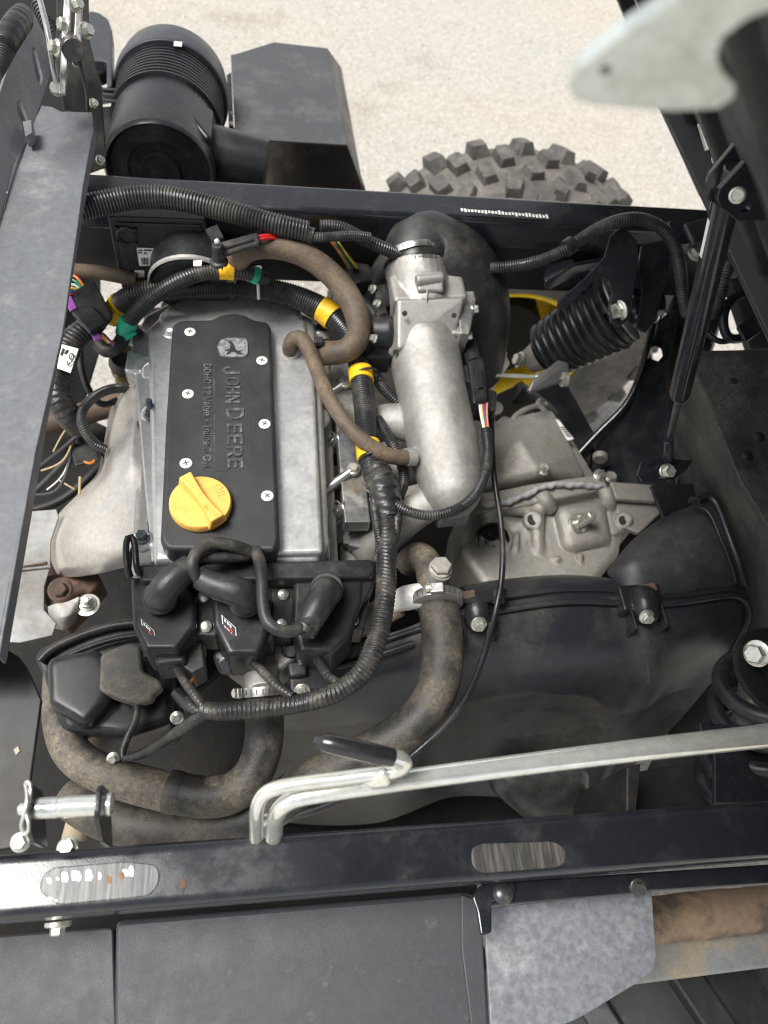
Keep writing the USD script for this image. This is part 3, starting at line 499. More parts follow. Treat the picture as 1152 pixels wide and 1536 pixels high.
# ================================================================ LEFT BULKHEAD PANEL
T = Thing('bulkhead_panel', 'dusty grey folded steel panel running down the left side', 'panel')
zb = 0.755
T.part('shelf', slab([(62, 158), (78, 160), (92, 167), (138, 168), (139, 182), (136, 196), (128, 250), (118, 330), (97, 480), (94, 500), (51, 690), (20, 850), (-6, 985), (-10, 1000), (-220, 1010), (-60, 640), (0, 332), (20, 248)], zb, 0.004, 0.0012, 0.0), PANEL, 30)
e0, e1 = P(137, 190, zb - 0.001), P(-6, 985, zb - 0.001)
T.part('turned_lip', rbox((e0 + e1) / 2 + np.array([0.0015, 0, -0.008]), (np.linalg.norm(e1 - e0), 0.003, 0.018), 0.0012, nrm(e1 - e0), np.cross(Z_, nrm(e1 - e0))), PANEL, 30)
a, b = P(24, 300, zb), P(60, 168, zb)
T.part('upright', plate([(-40, 470, zb), (62, 150, zb), (44, 12, zb + 0.045)], [(-60, 520), (0, 330), (20, 250), (40, 198), (62, 150), (80, 100), (66, 50), (52, 22), (44, 12), (38, 20), (-40, 260)], 0.004, 0.001, 0.0, holes=[[(48, 70), (53, 72), (64, 115), (62, 128), (56, 122), (49, 90)], [(25, 152), (30, 150), (45, 185), (46, 203), (36, 203), (33, 185), (26, 168)]]), PANEL, 30)
for y0, y1 in ((345, 410), (560, 670), (800, 890)):
    a, b = P(140 - 0.178 * (y0 - 170), y0, zb - 0.002), P(140 - 0.178 * (y1 - 170), y1, zb - 0.002); d = nrm(b - a); T.part('edge_tab', rbox((a + b) / 2 + np.array([0.0012, 0, -0.004]), (np.linalg.norm(b - a), 0.003, 0.010), 0.0012, d, np.cross(Z_, d)), PANEL, 30)
T.part('slot_tab', blockpx([(36, 184), (46, 182), (47, 200), (40, 204)], zb + 0.02, zb + 0.006, 0.0015), PANEL)
T.close()
single('fender_liner', slab([(-200, 1330), (715, 1290), (720, 1420), (-200, 1470)], 0.42, 0.006, 0.002), DARK, 'dark inner liner in the slot between front rail and grey fender panels', 'liner')
# black side plate low at left
T = Thing('side_plate', 'matt black plate with cut corner at the left edge above the rail', 'plate')
T.part('plate', slab([(-90, 965), (0, 968), (28, 984), (40, 1000), (62, 1050), (44, 1180), (38, 1268), (-90, 1290)], 0.705, 0.004, 0.001), PAINTD, 30)
T.part('mud_fleck', slab([(20, 1124), (27, 1119), (30, 1126), (24, 1133)], 0.7062, 0.001, 0.0003), SPEC, 30)
T.close()
# dark floor under the engine
single('skid_floor', rbox((0.02, 0.46, 0.02), (1.12, 0.72, 0.008), 0.003), DARK, 'grimy black skid floor under the engine', 'skid plate')
T = Thing('rear_bulkhead', 'dark dusty plate with a fold standing at the right below the gas strut', 'panel')
T.part('top_panel', plate([(1035, 535, 0.66), (1160, 525, 0.68), (1160, 790, 0.62)], [(1030, 532), (1052, 526), (1300, 520), (1300, 1000), (1160, 800), (1110, 720), (1062, 600), (1040, 556)], 0.005, 0.001), BULK, 30)
T.part('front_panel', plate([(1040, 560, 0.655), (1158, 795, 0.618), (1140, 960, 0.42)], [(1005, 650), (1040, 558), (1062, 602), (1110, 722), (1160, 802), (1300, 1000), (1300, 1150), (1120, 990), (1060, 800), (1010, 720)], 0.005, 0.001), BULK, 30)
for x, y in ((1101, 572), (1140, 655), (1122, 684)): T.part('pressed_dimple', lathe([(0.007, 0), (0.005, 0.002), (0.0, 0.003)], P(x, y, 0.659), Z_ - 0.2 * Y_, 16), PAINTD, 40)
T.close()

# ================================================================ RAISED CARGO BED AND GAS STRUT
bn = nrm(np.array([-1.0, 0, -0.94])); bt = nrm(np.array([-0.94, 0, 1.0]))          # the underside faces down and forward
def onbed(s, y, off=0.0): return np.array([1.335 - 0.94 * 0.62, 0, 0.62]) + bt * s + Y_ * y + bn * off
T = Thing('cargo_bed', 'raised black cargo bed, its ribbed underside over the rear at top right', 'cargo bed')
T.part('floor', rbox(onbed(0.50, 0.42, -0.006), (1.02, 1.46, 0.006), 0.002, bt, Y_), BED, 30)
for y in (-0.2, 0.05, 0.34, 0.62, 0.9): T.part('floor_rib', rbox(onbed(0.5, y, 0.0), (1.0, 0.05, 0.018), 0.006, bt, Y_), BED, 30)
T.part('edge_channel', rbox(onbed(0.5, 1.12, 0.005), (1.02, 0.06, 0.03), 0.004, bt, Y_), BED, 30)
T.part('cross_member', rbox(onbed(0.30, 0.45, 0.012), (0.05, 1.3, 0.03), 0.004, bt, Y_), BED, 30)
T.close()

# ================================================================ ENGINE
ZC = 0.604                                                      # top of the black cover
T = Thing('engine', 'three cylinder engine with silver valve cover and black lettered top cover', 'engine')
T.part('engine_block', blend([blockpx([(225, 470), (500, 478), (545, 850), (205, 850)], 0.40, 0.06, 0.01), blockpx([(250, 460), (470, 460), (500, 700), (240, 700)], 0.42, 0.10, 0.01)], 0.02, 3), DARK)
T.part('cylinder_head', blend([blockpx([(222, 500), (486, 505), (500, 850), (498, 862), (205, 862)], 0.535, 0.40, 0.006),
    blockpx([(480, 560), (520, 570), (560, 850), (500, 850)], 0.455, 0.36, 0.008), *[cyl(P(x, y, .44), P(x, y - 4, .49), 0.018, 18) for x, y in ((492, 640), (500, 720), (506, 800))]], 0.006, 5), CAST)
vc = T.part('valve_cover', blend([
    blockpx([(203, 512), (222, 478), (262, 456), (430, 456), (474, 490), (490, 836), (232, 840), (242, 560), (205, 545)], 0.553, 0.530, 0.004),
    blockpx([(232, 500), (268, 464), (420, 464), (462, 486), (474, 600), (482, 818), (470, 836), (242, 838), (246, 700)], 0.576, 0.535, 0.009),
    blockpx([(252, 480), (285, 456), (400, 456), (440, 470), (445, 500), (256, 500)], 0.584, 0.55, 0.012),
    blockpx([(404, 486), (452, 486), (466, 560), (478, 826), (412, 828)], 0.585, 0.55, 0.005),
    blockpx([(196, 530), (240, 545), (236, 560), (192, 556)], 0.556, 0.53, 0.004),
    *[cyl(P(x, y, 0.52), P(x, y, z), px2m(w, P(x, y, .55)), 18, 0.002) for x, y, z, w in ((230, 558, 0.557, 17), (228, 622, 0.556, 16), (213, 812, 0.556, 17), (477, 628, 0.556, 18), (479, 512, 0.556, 16), (478, 812, 0.556, 17), (205, 505, 0.548, 18))]], 0.0035, 8), SILVER, 50)
T.part('gasket_flange', blend([blockpx([(224, 560), (240, 562), (228, 850), (206, 850)], 0.547, 0.52, 0.002), blockpx([(205, 500), (240, 505), (240, 560), (195, 552)], 0.540, 0.52, 0.003)], 0.006, 2), CAST)
# bolts round the valve cover
T.part('cover_nut', hexbolt(P(228, 622, 0.556), Z_, 0.0125, 0.010), DARKBOLT, 30); T.part('cover_stud', cyl(P(228, 622, 0.556), P(228, 622, 0.556) + Z_ * 0.030, 0.0042, 14), BLUECAP, 30)
T.part('bolt_hole', cyl(P(231, 556, 0.556), P(231, 556, 0.5578), px2m(8, P(231, 556, .556)), 18, 0.0003), RUST)
for x, y in ((213, 806), (478, 621), (479, 806), (483, 492), (204, 500)):
    T.part('cover_bolt', hexbolt(P(x, y, 0.5565), Z_, 0.0115, 0.009, 0.0095), BLUECAP if y > 510 else DARKBOLT, 30)
# black top cover
tc = T.part('top_cover', slab([(258, 486), (270, 479), (318, 478), (330, 471), (352, 468), (368, 471), (382, 479), (401, 481), (407, 490), (414, 660), (420, 812), (413, 826), (252, 824), (240, 812), (248, 640)], ZC, 0.030, 0.0055, 0.008, steps=5), COVER, 50)
pan = T.part('recessed_panel', slab([(300, 541), (372, 541), (374, 560), (378, 706), (300, 708), (300, 600)], ZC + 0.0002, 0.001, 0.0001, 0.004), COVER, 30, under=tc)
for x, y in ((285, 498), (393, 541), (282, 591), (397, 636), (279, 695), (401, 744)):
    q = P(x, y, ZC); sc = T.part('countersunk_screw', lathe([(0.0074, -0.001), (0.0073, 0.0006), (0.0060, 0.0013), (0.0, 0.0015)], q, Z_, 28), SCREW, 40, under=tc)
    a = random.uniform(0, 1.5); d = np.array([math.cos(a), math.sin(a), 0]); e = np.cross(Z_, d)
    T.part('cross_slot', join(rbox(q + Z_ * 0.0014, (0.0072, 0.0015, 0.0006), 0.00025, d, e), rbox(q + Z_ * 0.0014, (0.0015, 0.0072, 0.0007), 0.00025, d, e)), RUST, False, under=tc)
LD = nrm(P(352, 705, ZC) - P(345, 548, ZC)); LD = nrm(np.array([LD[0] - 0.02, LD[1], 0])); LU = np.cross(Z_, LD); LU = LU if LU[0] > 0 else -LU
k1 = px2m(1, P(350, 620, ZC))
def line(s, x, y0, y1, h, bold=False):
    a, b = P(x, y0, ZC + 0.0001), P(x + 0.045 * (y1 - y0), y1, ZC + 0.0001); return text(s, h * k1, a, LD, LU, 0.0015, bold, np.linalg.norm(b - a))
T.part('lettering', join(line('J', 335, 549, 562, 25, True), line('OHN', 338, 566, 605, 21, True), line('D', 340, 611, 630, 25, True), line('EERE', 341, 634, 703, 21, True)), EMB, 30, under=tc)
T.part('lettering', line('DOHC 12 Valve - Inline 3 Cyl', 306, 546, 702, 11, True), EMB, 30, under=tc)
a, b = P(321.5, 548, ZC + 0.0004), P(321.5, 700, ZC + 0.0004); T.part('raised_rule', rbox((a + b) / 2, (np.linalg.norm(b - a), 0.0009, 0.0009), 0.0003, LD, LU), EMB, False, under=tc)
# emblem: a rounded shield with a leaping deer, reading along the cover
em = P(349, 522, ZC)
def emb(pts, sc=1.0): return np.array([[a, b] for a, b in pts]) * sc * k1
eu, ev = LD, LU                                                 # emblem's own right and up
sh = emb([(-19, 22), (-8, 24.5), (8, 24.5), (19, 22), (21.5, 8), (21, -8), (18, -19), (0, -25), (-18, -19), (-21, -8), (-21.5, 8)])
eb = T.part('emblem', prism2(fillet(sh, 0.004), 0.0015, 0.0004, em + Z_ * 0.0012, eu, ev), EMBLEM, 30, under=tc)
T.part('emblem_rim', tube([em + Z_ * 0.0013 + a * eu + b * ev for a, b in (lambda q: np.vstack([q, q[:1]]))(fillet(sh * 0.97, 0.004, 3))], 0.0006, 6, 0.0012, cap=False), EMB, True, under=tc)
deer = [(-17, -4), (-14, -1), (-9, 1), (-4, 3), (2, 4), (6, 6), (9, 10), (7, 14), (9, 17), (10, 13), (12, 12), (13, 17), (15, 17), (14, 12), (17, 14), (18, 12), (14, 10), (16, 8), (15, 6), (12, 6), (11, 2), (10, -2), (14, -5), (18, -10), (16, -11), (12, -8), (7, -5), (9, -9), (7, -14), (5, -13), (6, -9), (3, -5), (-2, -4), (-7, -4), (-12, -8), (-17, -12), (-19, -11), (-15, -7), (-12, -4), (-15, -5), (-19, -8)]
T.part('emblem_deer', prism2(emb(deer, 0.92), 0.0005, 0.0, em + Z_ * 0.0018, eu, ev), COVER, False, under=tc)
T.part('cover_edge_hook', hosepx([(372, 826, 0.585), (384, 830, 0.583), (384, 846, 0.575)], 12, 10), LEAD, True, under=tc)
# oil filler cap
oc = P(301, 756, ZC + 0.006); rc = px2m(46, oc)
cp = T.part('oil_cap', lathe([(rc * 0.93, -0.008), (rc * 0.99, -0.004), (rc, 0.0), (rc * 0.99, 0.0045), (rc * 0.955, 0.006), (rc * 0.55, 0.0068), (0.0, 0.007)], oc, Z_, 64), YCAP, 40)
g0, g1 = P(280, 722, ZC + 0.012), P(326, 783, ZC + 0.012); gd = nrm((g1 - g0) * np.array([1, 1, 0])); gs = np.cross(Z_, gd)
pts, rs = [], []
gl = np.linalg.norm(g1 - g0)
for s_, w_, h_ in ((0.0, 0.0095, 0.013), (0.25, 0.0065, 0.0125), (0.5, 0.0050, 0.012), (0.75, 0.0062, 0.012), (1.0, 0.0100, 0.0115)):
    pts.append((s_, w_, h_))
segs = []
for (s0, w0, h0), (s1, w1, h1) in zip(pts[:-1], pts[1:]):
    q = []
    for s_, w_, h_ in ((s0, w0, h0), (s1, w1, h1)):
        for sg in (-1, 1):
            q += [g0 + gd * gl * s_ + gs * sg * w_ * 0.62 + Z_ * (h_ - 0.002), g0 + gd * gl * s_ + gs * sg * w_ - Z_ * 0.004]
    segs.append(rhull(q, 0.0018))
T.part('cap_grip', blend(segs, 0.0022, 8), YCAP, 50, under=cp)
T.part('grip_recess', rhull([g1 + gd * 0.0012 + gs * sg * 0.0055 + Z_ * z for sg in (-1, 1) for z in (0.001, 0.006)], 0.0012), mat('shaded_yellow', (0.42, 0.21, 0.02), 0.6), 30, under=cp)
td = nrm(P(326, 728, 0.61) - P(333, 754, 0.61)); tu = np.cross(Z_, -td)
T.part('lettering', text('OIL', 0.0085, P(321, 727, ZC + 0.0123), -td, np.cross(Z_, -td), 0.0009, False), YCAP, 30, under=cp)
can = [(-8, 0), (-5, 3), (4, 3), (5, 1.5), (9, 4), (10, 3), (5, -3), (-5, -3)]
T.part('oil_can_symbol', prism2(np.array(can) * 0.0007, 0.0006, 0, P(277, 763, ZC + 0.0130), -td, np.cross(Z_, -td)), YCAP, False, under=cp)
# breather stub on the right shoulder
T.part('breather_stub', cyl(P(437, 530, 0.575), P(437, 526, 0.592), px2m(13, P(437, 528, .58)), 20), CAST, 40)
T.close()

# black round cover behind the valve cover
T = Thing('pulley_guard', 'black round pulley guard behind the valve cover with a small white sticker', 'guard')
rg = 0.058; c = PY(284, 362, 0.825) - Z_ * rg
T.part('guard', lathe([(rg * 0.2, 0.012), (rg * 0.55, 0.020), (rg * 0.9, 0.018), (rg, 0.010), (rg, -0.03), (rg * 0.97, -0.034)], c, -Y_ - Z_ * 0.2, 56), BLKC, 35)
T.part('guard_rim', lathe([(rg * 1.0, 0), (rg * 1.03, 0.002), (rg * 1.03, 0.006), (rg * 1.0, 0.008)], c - Y_ * 0.012, -Y_ - Z_ * 0.2, 56, cap=False), CAST, 35)
T.part('sticker', facing([(290, 391), (303, 390), (302, 399), (290, 399)], 0.678, Z_ - 0.6 * Y_, 0.0006, bevel=0.0001), LABEL, False)
T.close()
T = Thing('cam_sensor', 'small black upright sensor with a steel tip on the pulley guard', 'sensor')
T.part('body', blend([cyl(P(329, 396, 0.70), P(326, 366, 0.730), px2m(9, P(328, 380, 0.71)), 16), cyl(P(329, 396, 0.70), P(328, 390, 0.706), px2m(14, P(328, 380, 0.71)), 16)], 0.003, 3), LEAD, 40)
T.part('tip', lathe([(0.0030, 0), (0.0032, 0.003), (0.0015, 0.005)], P(325.5, 364, 0.731), P(326, 366, 0.730) - P(329, 396, 0.70), 12), SCREW)
T.close()

# exhaust heat shield
T = Thing('heat_shield', 'curved silver exhaust heat shield with tan heat stains left of the engine', 'heat shield')
R = [[(188, 582, .47), (200, 575, .505), (215, 575, .53), (228, 580, .538)],
     [(164, 620, .44), (182, 610, .51), (205, 610, .535), (226, 612, .538)],
     [(156, 665, .43), (176, 660, .52), (202, 660, .538), (222, 660, .538)],
     [(148, 705, .42), (170, 705, .52), (198, 705, .535), (220, 705, .538)],
     [(118, 740, .41), (152, 738, .50), (190, 745, .525), (217, 745, .537)],
     [(86, 775, .40), (130, 772, .48), (180, 785, .515), (214, 785, .536)],
     [(73, 812, .39), (115, 815, .47), (165, 825, .505), (196, 822, .52)],
     [(80, 850, .385), (120, 852, .445), (160, 848, .48), (192, 838, .50)],
     [(90, 866, .37), (125, 864, .42), (160, 858, .45), (190, 850, .47)]]
T.part('shield', patch(R, 44, 34, 0.002), SHIELD, True)
T.part('bolt', hexbolt(P(216, 636, 0.543), Z_, 0.012, 0.006), RUST, 30)
T.close()
T = Thing('heat_shield', 'flat grey folded heat shield with a rusty bolt at lower left', 'heat shield')
T.part('upper_panel', plate([(40, 768, .435), (85, 765, .44), (30, 845, .41)], [(-20, 772), (84, 764), (88, 775), (76, 812), (75, 850), (-20, 858)], 0.002, 0.0006), SHIELDF, 30)
T.part('lower_panel', plate([(20, 850, .4085), (75, 848, .412), (30, 965, .385)], [(-20, 860), (75, 850), (66, 880), (66, 915), (84, 935), (78, 953), (30, 964), (-20, 962)], 0.002, 0.0006), SHIELDF, 30)
T.part('fold', tube([P(-20, 859, .4085), P(76, 850, .413)], 0.0022, 10), SHIELDF, True)
T.part('stain', tube([P(20, 853, .411), P(70, 844, .415)], 0.0016, 8, 0.004, lumpy(0.3, 200)), RUST, True)
T.part('bracket', patch([[(72, 910, .40), (90, 905, .41), (118, 895, .41)], [(74, 925, .39), (95, 925, .41), (117, 915, .40)], [(80, 940, .36), (95, 945, .38), (115, 932, .37)]], 10, 12, 0.003), CAST, True)
q = P(91, 885, 0.415); T.part('rusty_bolt', join(lathe([(0.016, -0.002), (0.0165, 0.001), (0.014, 0.003)], q, Z_ - 0.3 * Y_, 24), hexbolt(q, Z_ - 0.3 * Y_, 0.017, 0.010)), RUST, 30)
T.close()
T = Thing('exhaust_flange', 'rusty brown exhaust flange below the heat shield', 'exhaust')
T.part('flange', blend([blockpx([(72, 868), (140, 858), (148, 872), (120, 905), (95, 930), (68, 900)], 0.385, 0.34, 0.004), cyl(P(100, 840, .33), P(110, 890, .33), 0.03)], 0.005, 4), RUST)
T.close()
T = Thing('bolt', 'zinc flange bolt in the gap under the heat shield', 'bolt')
T.part('stud', nutstud(P(131, 905, 0.40), Z_ - 0.2 * Y_ + 0.1 * X_, 0.015, 0.009, 0.0055, 0.022), BOLT, 30)
T.part('washer', lathe([(0.016, 0), (0.016, 0.002), (0.014, 0.0025)], P(132, 908, 0.395), Z_, 24), BOLT)
T.close()

# intake manifold
T = Thing('intake_manifold', 'pale cast aluminium intake manifold with curved runners right of the engine', 'intake manifold')
a, b = P(642, 498, 0.632), P(686, 716, 0.605); ra, rb = px2m(56, a), px2m(47, b); ax = nrm(b - a); a = a - Z_ * ra * 0.7; b = b - Z_ * rb * 0.85
pl = tube([a - ax * 0.012, a, a + (b - a) * 0.35, a + (b - a) * 0.7, b, b + ax * 0.012, b + ax * 0.026, b + ax * 0.034], [ra * 0.98, ra, ra * 0.93, ra * 0.92, rb, rb * 0.93, rb * 0.66, rb * 0.2], 30, 0.006)
run = []
for p in ([(628, 640, .565), (590, 632, .56), (560, 640, .53), (530, 655, .49)], [(650, 690, .555), (600, 705, .54), (570, 712, .51), (530, 720, .48)], [(664, 742, .56), (622, 768, .545), (590, 795, .52), (548, 826, .47)]):
    run.append(hosepx(p, [56, 54, 54, 58], 20, 0.006))
foot = [blockpx([(505, 620), (545, 615), (580, 800), (540, 860), (515, 850)], 0.475, 0.42, 0.006)]
T.part('plenum', blend([pl, *run, *foot, blockpx([(602, 490), (676, 486), (682, 500), (608, 506)], 0.600, 0.575, 0.005), blockpx([(662, 742), (706, 738), (704, 758), (668, 762)], 0.575, 0.53, 0.005), cyl(P(640, 686, .575), P(610, 684, .59), px2m(13, P(625, 685, .59)), 18), cyl(P(676, 560, .575), P(700, 566, .565), 0.010, 12)], 0.0045, 10), CAST, 60)
sm = [P(645 + 0.187 * (y - 498) + 4, y, 0.60) for y in (505, 560, 620, 680, 735)]
# casting seam along the plenum
def onplen(y, dx):
    t = (y - 498) / (716 - 498); c0 = a + (b - a) * t; r = ra * 0.95 + (rb - ra) * t; th = dx; s = np.cross(ax, Z_); s = nrm(s); s = s if s[0] > 0 else -s; up = np.cross(s, ax); up = up if up[2] > 0 else -up
    return c0 + r * (math.sin(th) * s + math.cos(th) * up)
T.part('casting_seam', tube([onplen(y, 0.30 + 0.1 * math.sin(y * 0.02)) - Z_ * 0.0004 for y in (510, 560, 610, 660, 700)], 0.0013, 6, 0.004, lumpy(0.2, 300)), CAST, True)
for y, dx in ((628, -0.98), (658, -0.95), (575, -1.0)):
    q = onplen(y, dx); n_ = nrm(q - (a + (b - a) * (y - 498) / 218)); T.part('boss', lathe([(0.0052, -0.002), (0.0052, 0.0018), (0.0035, 0.0022), (0.003, 0.001), (0.0, 0.0008)], q, n_, 18), CAST, 35)
T.part('hose_nipple', cyl(P(640, 686, .585), P(606, 684, .594), px2m(12, P(625, 685, .59)), 20), CAST, 40)
T.close()

# throttle body
T = Thing('throttle_body', 'cast aluminium throttle body with square flange at the top of the intake', 'throttle body')
fl = facing([(598, 449), (694, 446), (690, 474), (682, 500), (668, 545), (656, 520), (608, 520), (592, 534), (584, 534), (590, 500)], 0.628, Z_ * 0.55 - Y_ * 0.83, 0.012, r=0.003, bevel=0.001)
fp = [(600, 450), (692, 447), (676, 512), (590, 532)]
fl = blend([rhull([P(600, 455, .655), P(690, 452, .655), P(600, 520, .625), P(676, 510, .625), P(588, 530, .608), P(668, 540, .603)], 0.005), rhull([P(594, 440, .645), P(694, 440, .645), P(596, 512, .608), P(680, 506, .608)], 0.005)], 0.005, 4)
T.part('flange', fl, CAST, 50)
c0, c1 = P(636, 470, .622), P(622, 398, .648)
T.part('housing', blend([cyl(c0, c1, px2m(46, c1), 28, 0.003), blockpx([(590, 420), (686, 412), (694, 446), (596, 450)], 0.658, 0.61, 0.006), blockpx([(592, 448), (600, 424), (612, 424), (612, 452)], 0.65, 0.605, 0.004), blockpx([(684, 418), (706, 440), (700, 500), (680, 500)], 0.636, 0.60, 0.004)], 0.0045, 6), CAST, 55)
T.part('gasket', rhull([P(596, 441, .6475), P(694, 441, .6475), P(695, 449, .6435), P(595, 449, .6435)], 0.0016), INK, 30)
T.part('parting_line', tube([P(640, 452, .6605), P(641, 438, .669), P(640, 428, .672)], 0.0009, 6), CAST, True)
lug = [rhull([P(x, y, z) for x in (630, 661) for y, z in ((434, .668), (412, .678), (434, .645), (412, .65))], 0.004)]
T.part('lug', blend(lug + [cyl(P(624, 421, .676), P(664, 417, .676), 0.0075, 16)], 0.003, 4), CAST, 50)
for x, y, z in ((607, 470, .659), (681, 473, .657), (593, 528, .619)): T.part('flange_screw', lathe([(0.0036, -0.001), (0.0036, 0.001), (0.0022, 0.0014), (0.0, 0.0006)], P(x, y, z + 0.002), Z_ * 0.6 - Y_ * 0.8, 16), DARKBOLT, 35)
T.part('gasket_cover', blend([blockpx([(566, 432), (578, 428), (576, 470), (568, 474)], 0.640, 0.60, 0.003), cyl(P(577, 434, .634), P(577, 462, .63), 0.008, 14)], 0.004, 2), BLKC)
T.part('actuator_motor', blend([cyl(P(558, 500, .615), P(590, 500, .62), px2m(26, P(570, 500, .615)), 22, 0.002), blockpx([(552, 505), (588, 500), (582, 535), (552, 535)], 0.61, 0.58, 0.004)], 0.004, 3), BLKC)
for x, y in ((560, 434), (567, 456), (562, 508)): T.part('screw', hexbolt(P(x, y, 0.640), -X_ + 0.5 * Z_, 0.008, 0.006), BOLT, 30)
T.part('sensor_plate', blockpx([(686, 440), (708, 436), (712, 452), (702, 500), (692, 500)], 0.642, 0.61, 0.002), STEEL)
for x, y, z in ((708, 465, .636), (699, 505, .622)): T.part('screw', hexbolt(P(x, y, z), X_ + 0.3 * Z_, 0.010, 0.009), BOLT, 30)
T.part('idle_pipe', tube([P(562, 542, .565), P(590, 546, .57), P(612, 548, .57)], [0.0055, 0.006, 0.006], 14), STEEL, True)
T.close()

# air boot
T = Thing('air_boot', 'fat black rubber air boot curving down from the throttle body', 'air duct')
bp = [(624, 396, .600), (632, 366, .615), (664, 372, .612), (700, 420, .575), (712, 480, .51), (705, 530, .43), (690, 580, .36)]
p = [P(622, 404, .645), P(630, 372, .655), P(660, 386, .640), P(690, 430, .602), P(698, 486, .545), P(694, 550, .46)]
w = [px2m(x, q) for x, q in zip((46, 52, 62, 68, 66, 60), p)]
T.part('boot', tube(p, w, 36, 0.006), RUBBER, True)
T.part('boot_skirt', tube([P(590, 385, .645), P(572, 410, .62), P(556, 450, .58)], [px2m(17, P(574, 420, .6))] * 3, 16), RUBBER, True)
for i, (x, y, z, r_) in enumerate(((620, 388, .661, 46), (626, 405, .657, 40))):
    cax = nrm(c0 - c1); cl = clamp(T, P(x, y, z - 0.008), cax, px2m(r_, P(x, y, z)), 0.009, screw=(X_ * 1.0 + Z_ * 0.2) if i else None)
T.part('collar_ring', lathe([(px2m(41, c1), -0.008), (px2m(43, c1), 0), (px2m(41, c1), 0.008)], P(624, 396, .652), nrm(c0 - c1), 36), BLKC)
T.close()

# fuel rail and injectors
T = Thing('fuel_rail', 'square bare steel fuel rail with two mounting arms between engine and intake', 'fuel rail')
a, b = P(513, 545, .545), P(536, 785, .545); d = nrm(b - a); s = nrm(np.cross(d, Z_)); 
T.part('rail', rbox((a + b) / 2 - Z_ * 0.009, (np.linalg.norm(b - a), px2m(34, a), 0.024), 0.0018, d, np.cross(Z_, d)), STEEL, 30)
for (x0, y0, z0), (x1, y1, z1) in (((484, 738, .535), (530, 704, .556)), ((478, 602, .535), (518, 574, .556))):
    T.part('mounting_arm', tube([P(x0, y0, z0), P(x1, y1, z1)], [0.0068, 0.0055], 14), STEEL, True)
    T.part('bolt_ear', cyl(P(x1, y1, z1 - 0.008), P(x1, y1, z1), 0.0095, 20), STEEL); T.part('bolt', hexbolt(P(x1, y1, z1), Z_, 0.011, 0.007), BOLT, 30)
T.close()
for i, (x, y, lab) in enumerate(((492, 590, 'fuel injector with wire clip beside the upper rail arm'), (494, 664, 'fuel injector with wire clip beside the middle of the steel rail'), (502, 768, 'fuel injector with wire clip near the lower end of the steel rail'))):
    T = Thing('fuel_injector', lab, 'injector', 'fuel injectors along the steel rail')
    a, b = P(x - 16, y + 14, .505), P(x + 20, y - 8, .545)
    T.part('body', blend([cyl(a, b, 0.0095, 18), cyl(a, a + (b - a) * 0.45, 0.013, 18)], 0.004, 2), STEEL)
    d = nrm(b - a); m_ = (a + b) / 2; sd = nrm(np.cross(d, Z_))
    T.part('wire_clip', tube([m_ + sd * 0.012 + Z_ * 0.004, m_ + sd * 0.006 + Z_ * 0.014, m_ - sd * 0.002 + Z_ * 0.012 + d * 0.008, m_ - sd * 0.01 + Z_ * 0.016, m_ - sd * 0.014 + Z_ * 0.006], 0.0013, 8, 0.002), STEEL, True)
    q = P(x + 38, y + 48, .49); T.part('connector', blend([rbox(q, (0.030, 0.020, 0.018), 0.003, nrm(X_ - 0.25 * Y_), nrm(Y_ + 0.25 * X_)), rbox(q - X_ * 0.016 + 0.004 * Y_, (0.014, 0.013, 0.012), 0.002)], 0.004, 1), mat('grey_connector', (0.20, 0.20, 0.205), 0.45))
    T.close()

# ================================================================ GEARBOX
T = Thing('gearbox', 'dirty cast aluminium gearbox with ribs and bosses between intake and far shock', 'gearbox')
up = [rhull([P(x, y, z) for x, y, z in ((728, 668, .40), (765, 640, .42), (820, 628, .42), (850, 690, .42), (862, 712, .41), (730, 725, .42), (780, 672, .452), (800, 705, .455))], 0.014),
      rhull([P(x, y, z) for x, y, z in ((815, 622, .40), (836, 634, .40), (886, 716, .40), (862, 716, .41))], 0.006)]
T.part('upper_housing', blend(up, 0.007, 6), CASTD, 60)
low = [blockpx([(712, 748), (760, 738), (800, 730), (900, 716), (908, 732), (850, 744), (770, 760), (716, 768)], 0.448, 0.40, 0.004),
       blockpx([(708, 752), (900, 728), (925, 770), (915, 830), (880, 868), (730, 872), (700, 830)], 0.425, 0.28, 0.012),
       rhull([P(x, y, z) for x, y, z in ((848, 775, .428), (892, 768, .428), (898, 806, .425), (856, 815, .425), (850, 775, .38), (898, 806, .38))], 0.017), rhull([P(735, 790, .40), P(770, 845, .40), P(790, 800, .41)], 0.022), cyl(P(868, 786, .42), P(868, 786, .449), 0.015, 22), hosepx([(716, 800, .425), (760, 860, .41)], 12, 10), hosepx([(835, 835, .428), (830, 868, .40)], 14, 10), hosepx([(870, 830, .43), (868, 865, .41)], 12, 10), hosepx([(905, 800, .42), (880, 862, .40)], 14, 10), hosepx([(775, 800, .43), (772, 866, .41)], 12, 10),
       blockpx([(905, 748), (942, 742), (948, 785), (920, 800)], 0.432, 0.36, 0.006),
       hosepx([(812, 742, .448), (818, 752, .446), (824, 762, .43)], 26, 16), hosepx([(908, 735, .442), (912, 752, .438), (915, 765, .42)], 24, 16),
       hosepx([(808, 755, .436), (805, 800, .43), (812, 868, .40)], 22, 14), hosepx([(748, 762, .436), (770, 764, .436), (800, 768, .434)], 18, 12), hosepx([(734, 772, .432), (736, 790, .43)], 30, 14),
       cyl(P(801, 788, .36), P(799, 780, .446), px2m(15, P(800, 780, .44)), 22), cyl(P(936, 788, .36), P(936, 780, .44), px2m(13, P(936, 780, .44)), 22), cyl(P(735, 830, .36), P(738, 808, .425), px2m(31, P(738, 810, .42)), 26)]
T.part('lower_housing', blend(low, 0.006, 7), CASTD, 55)
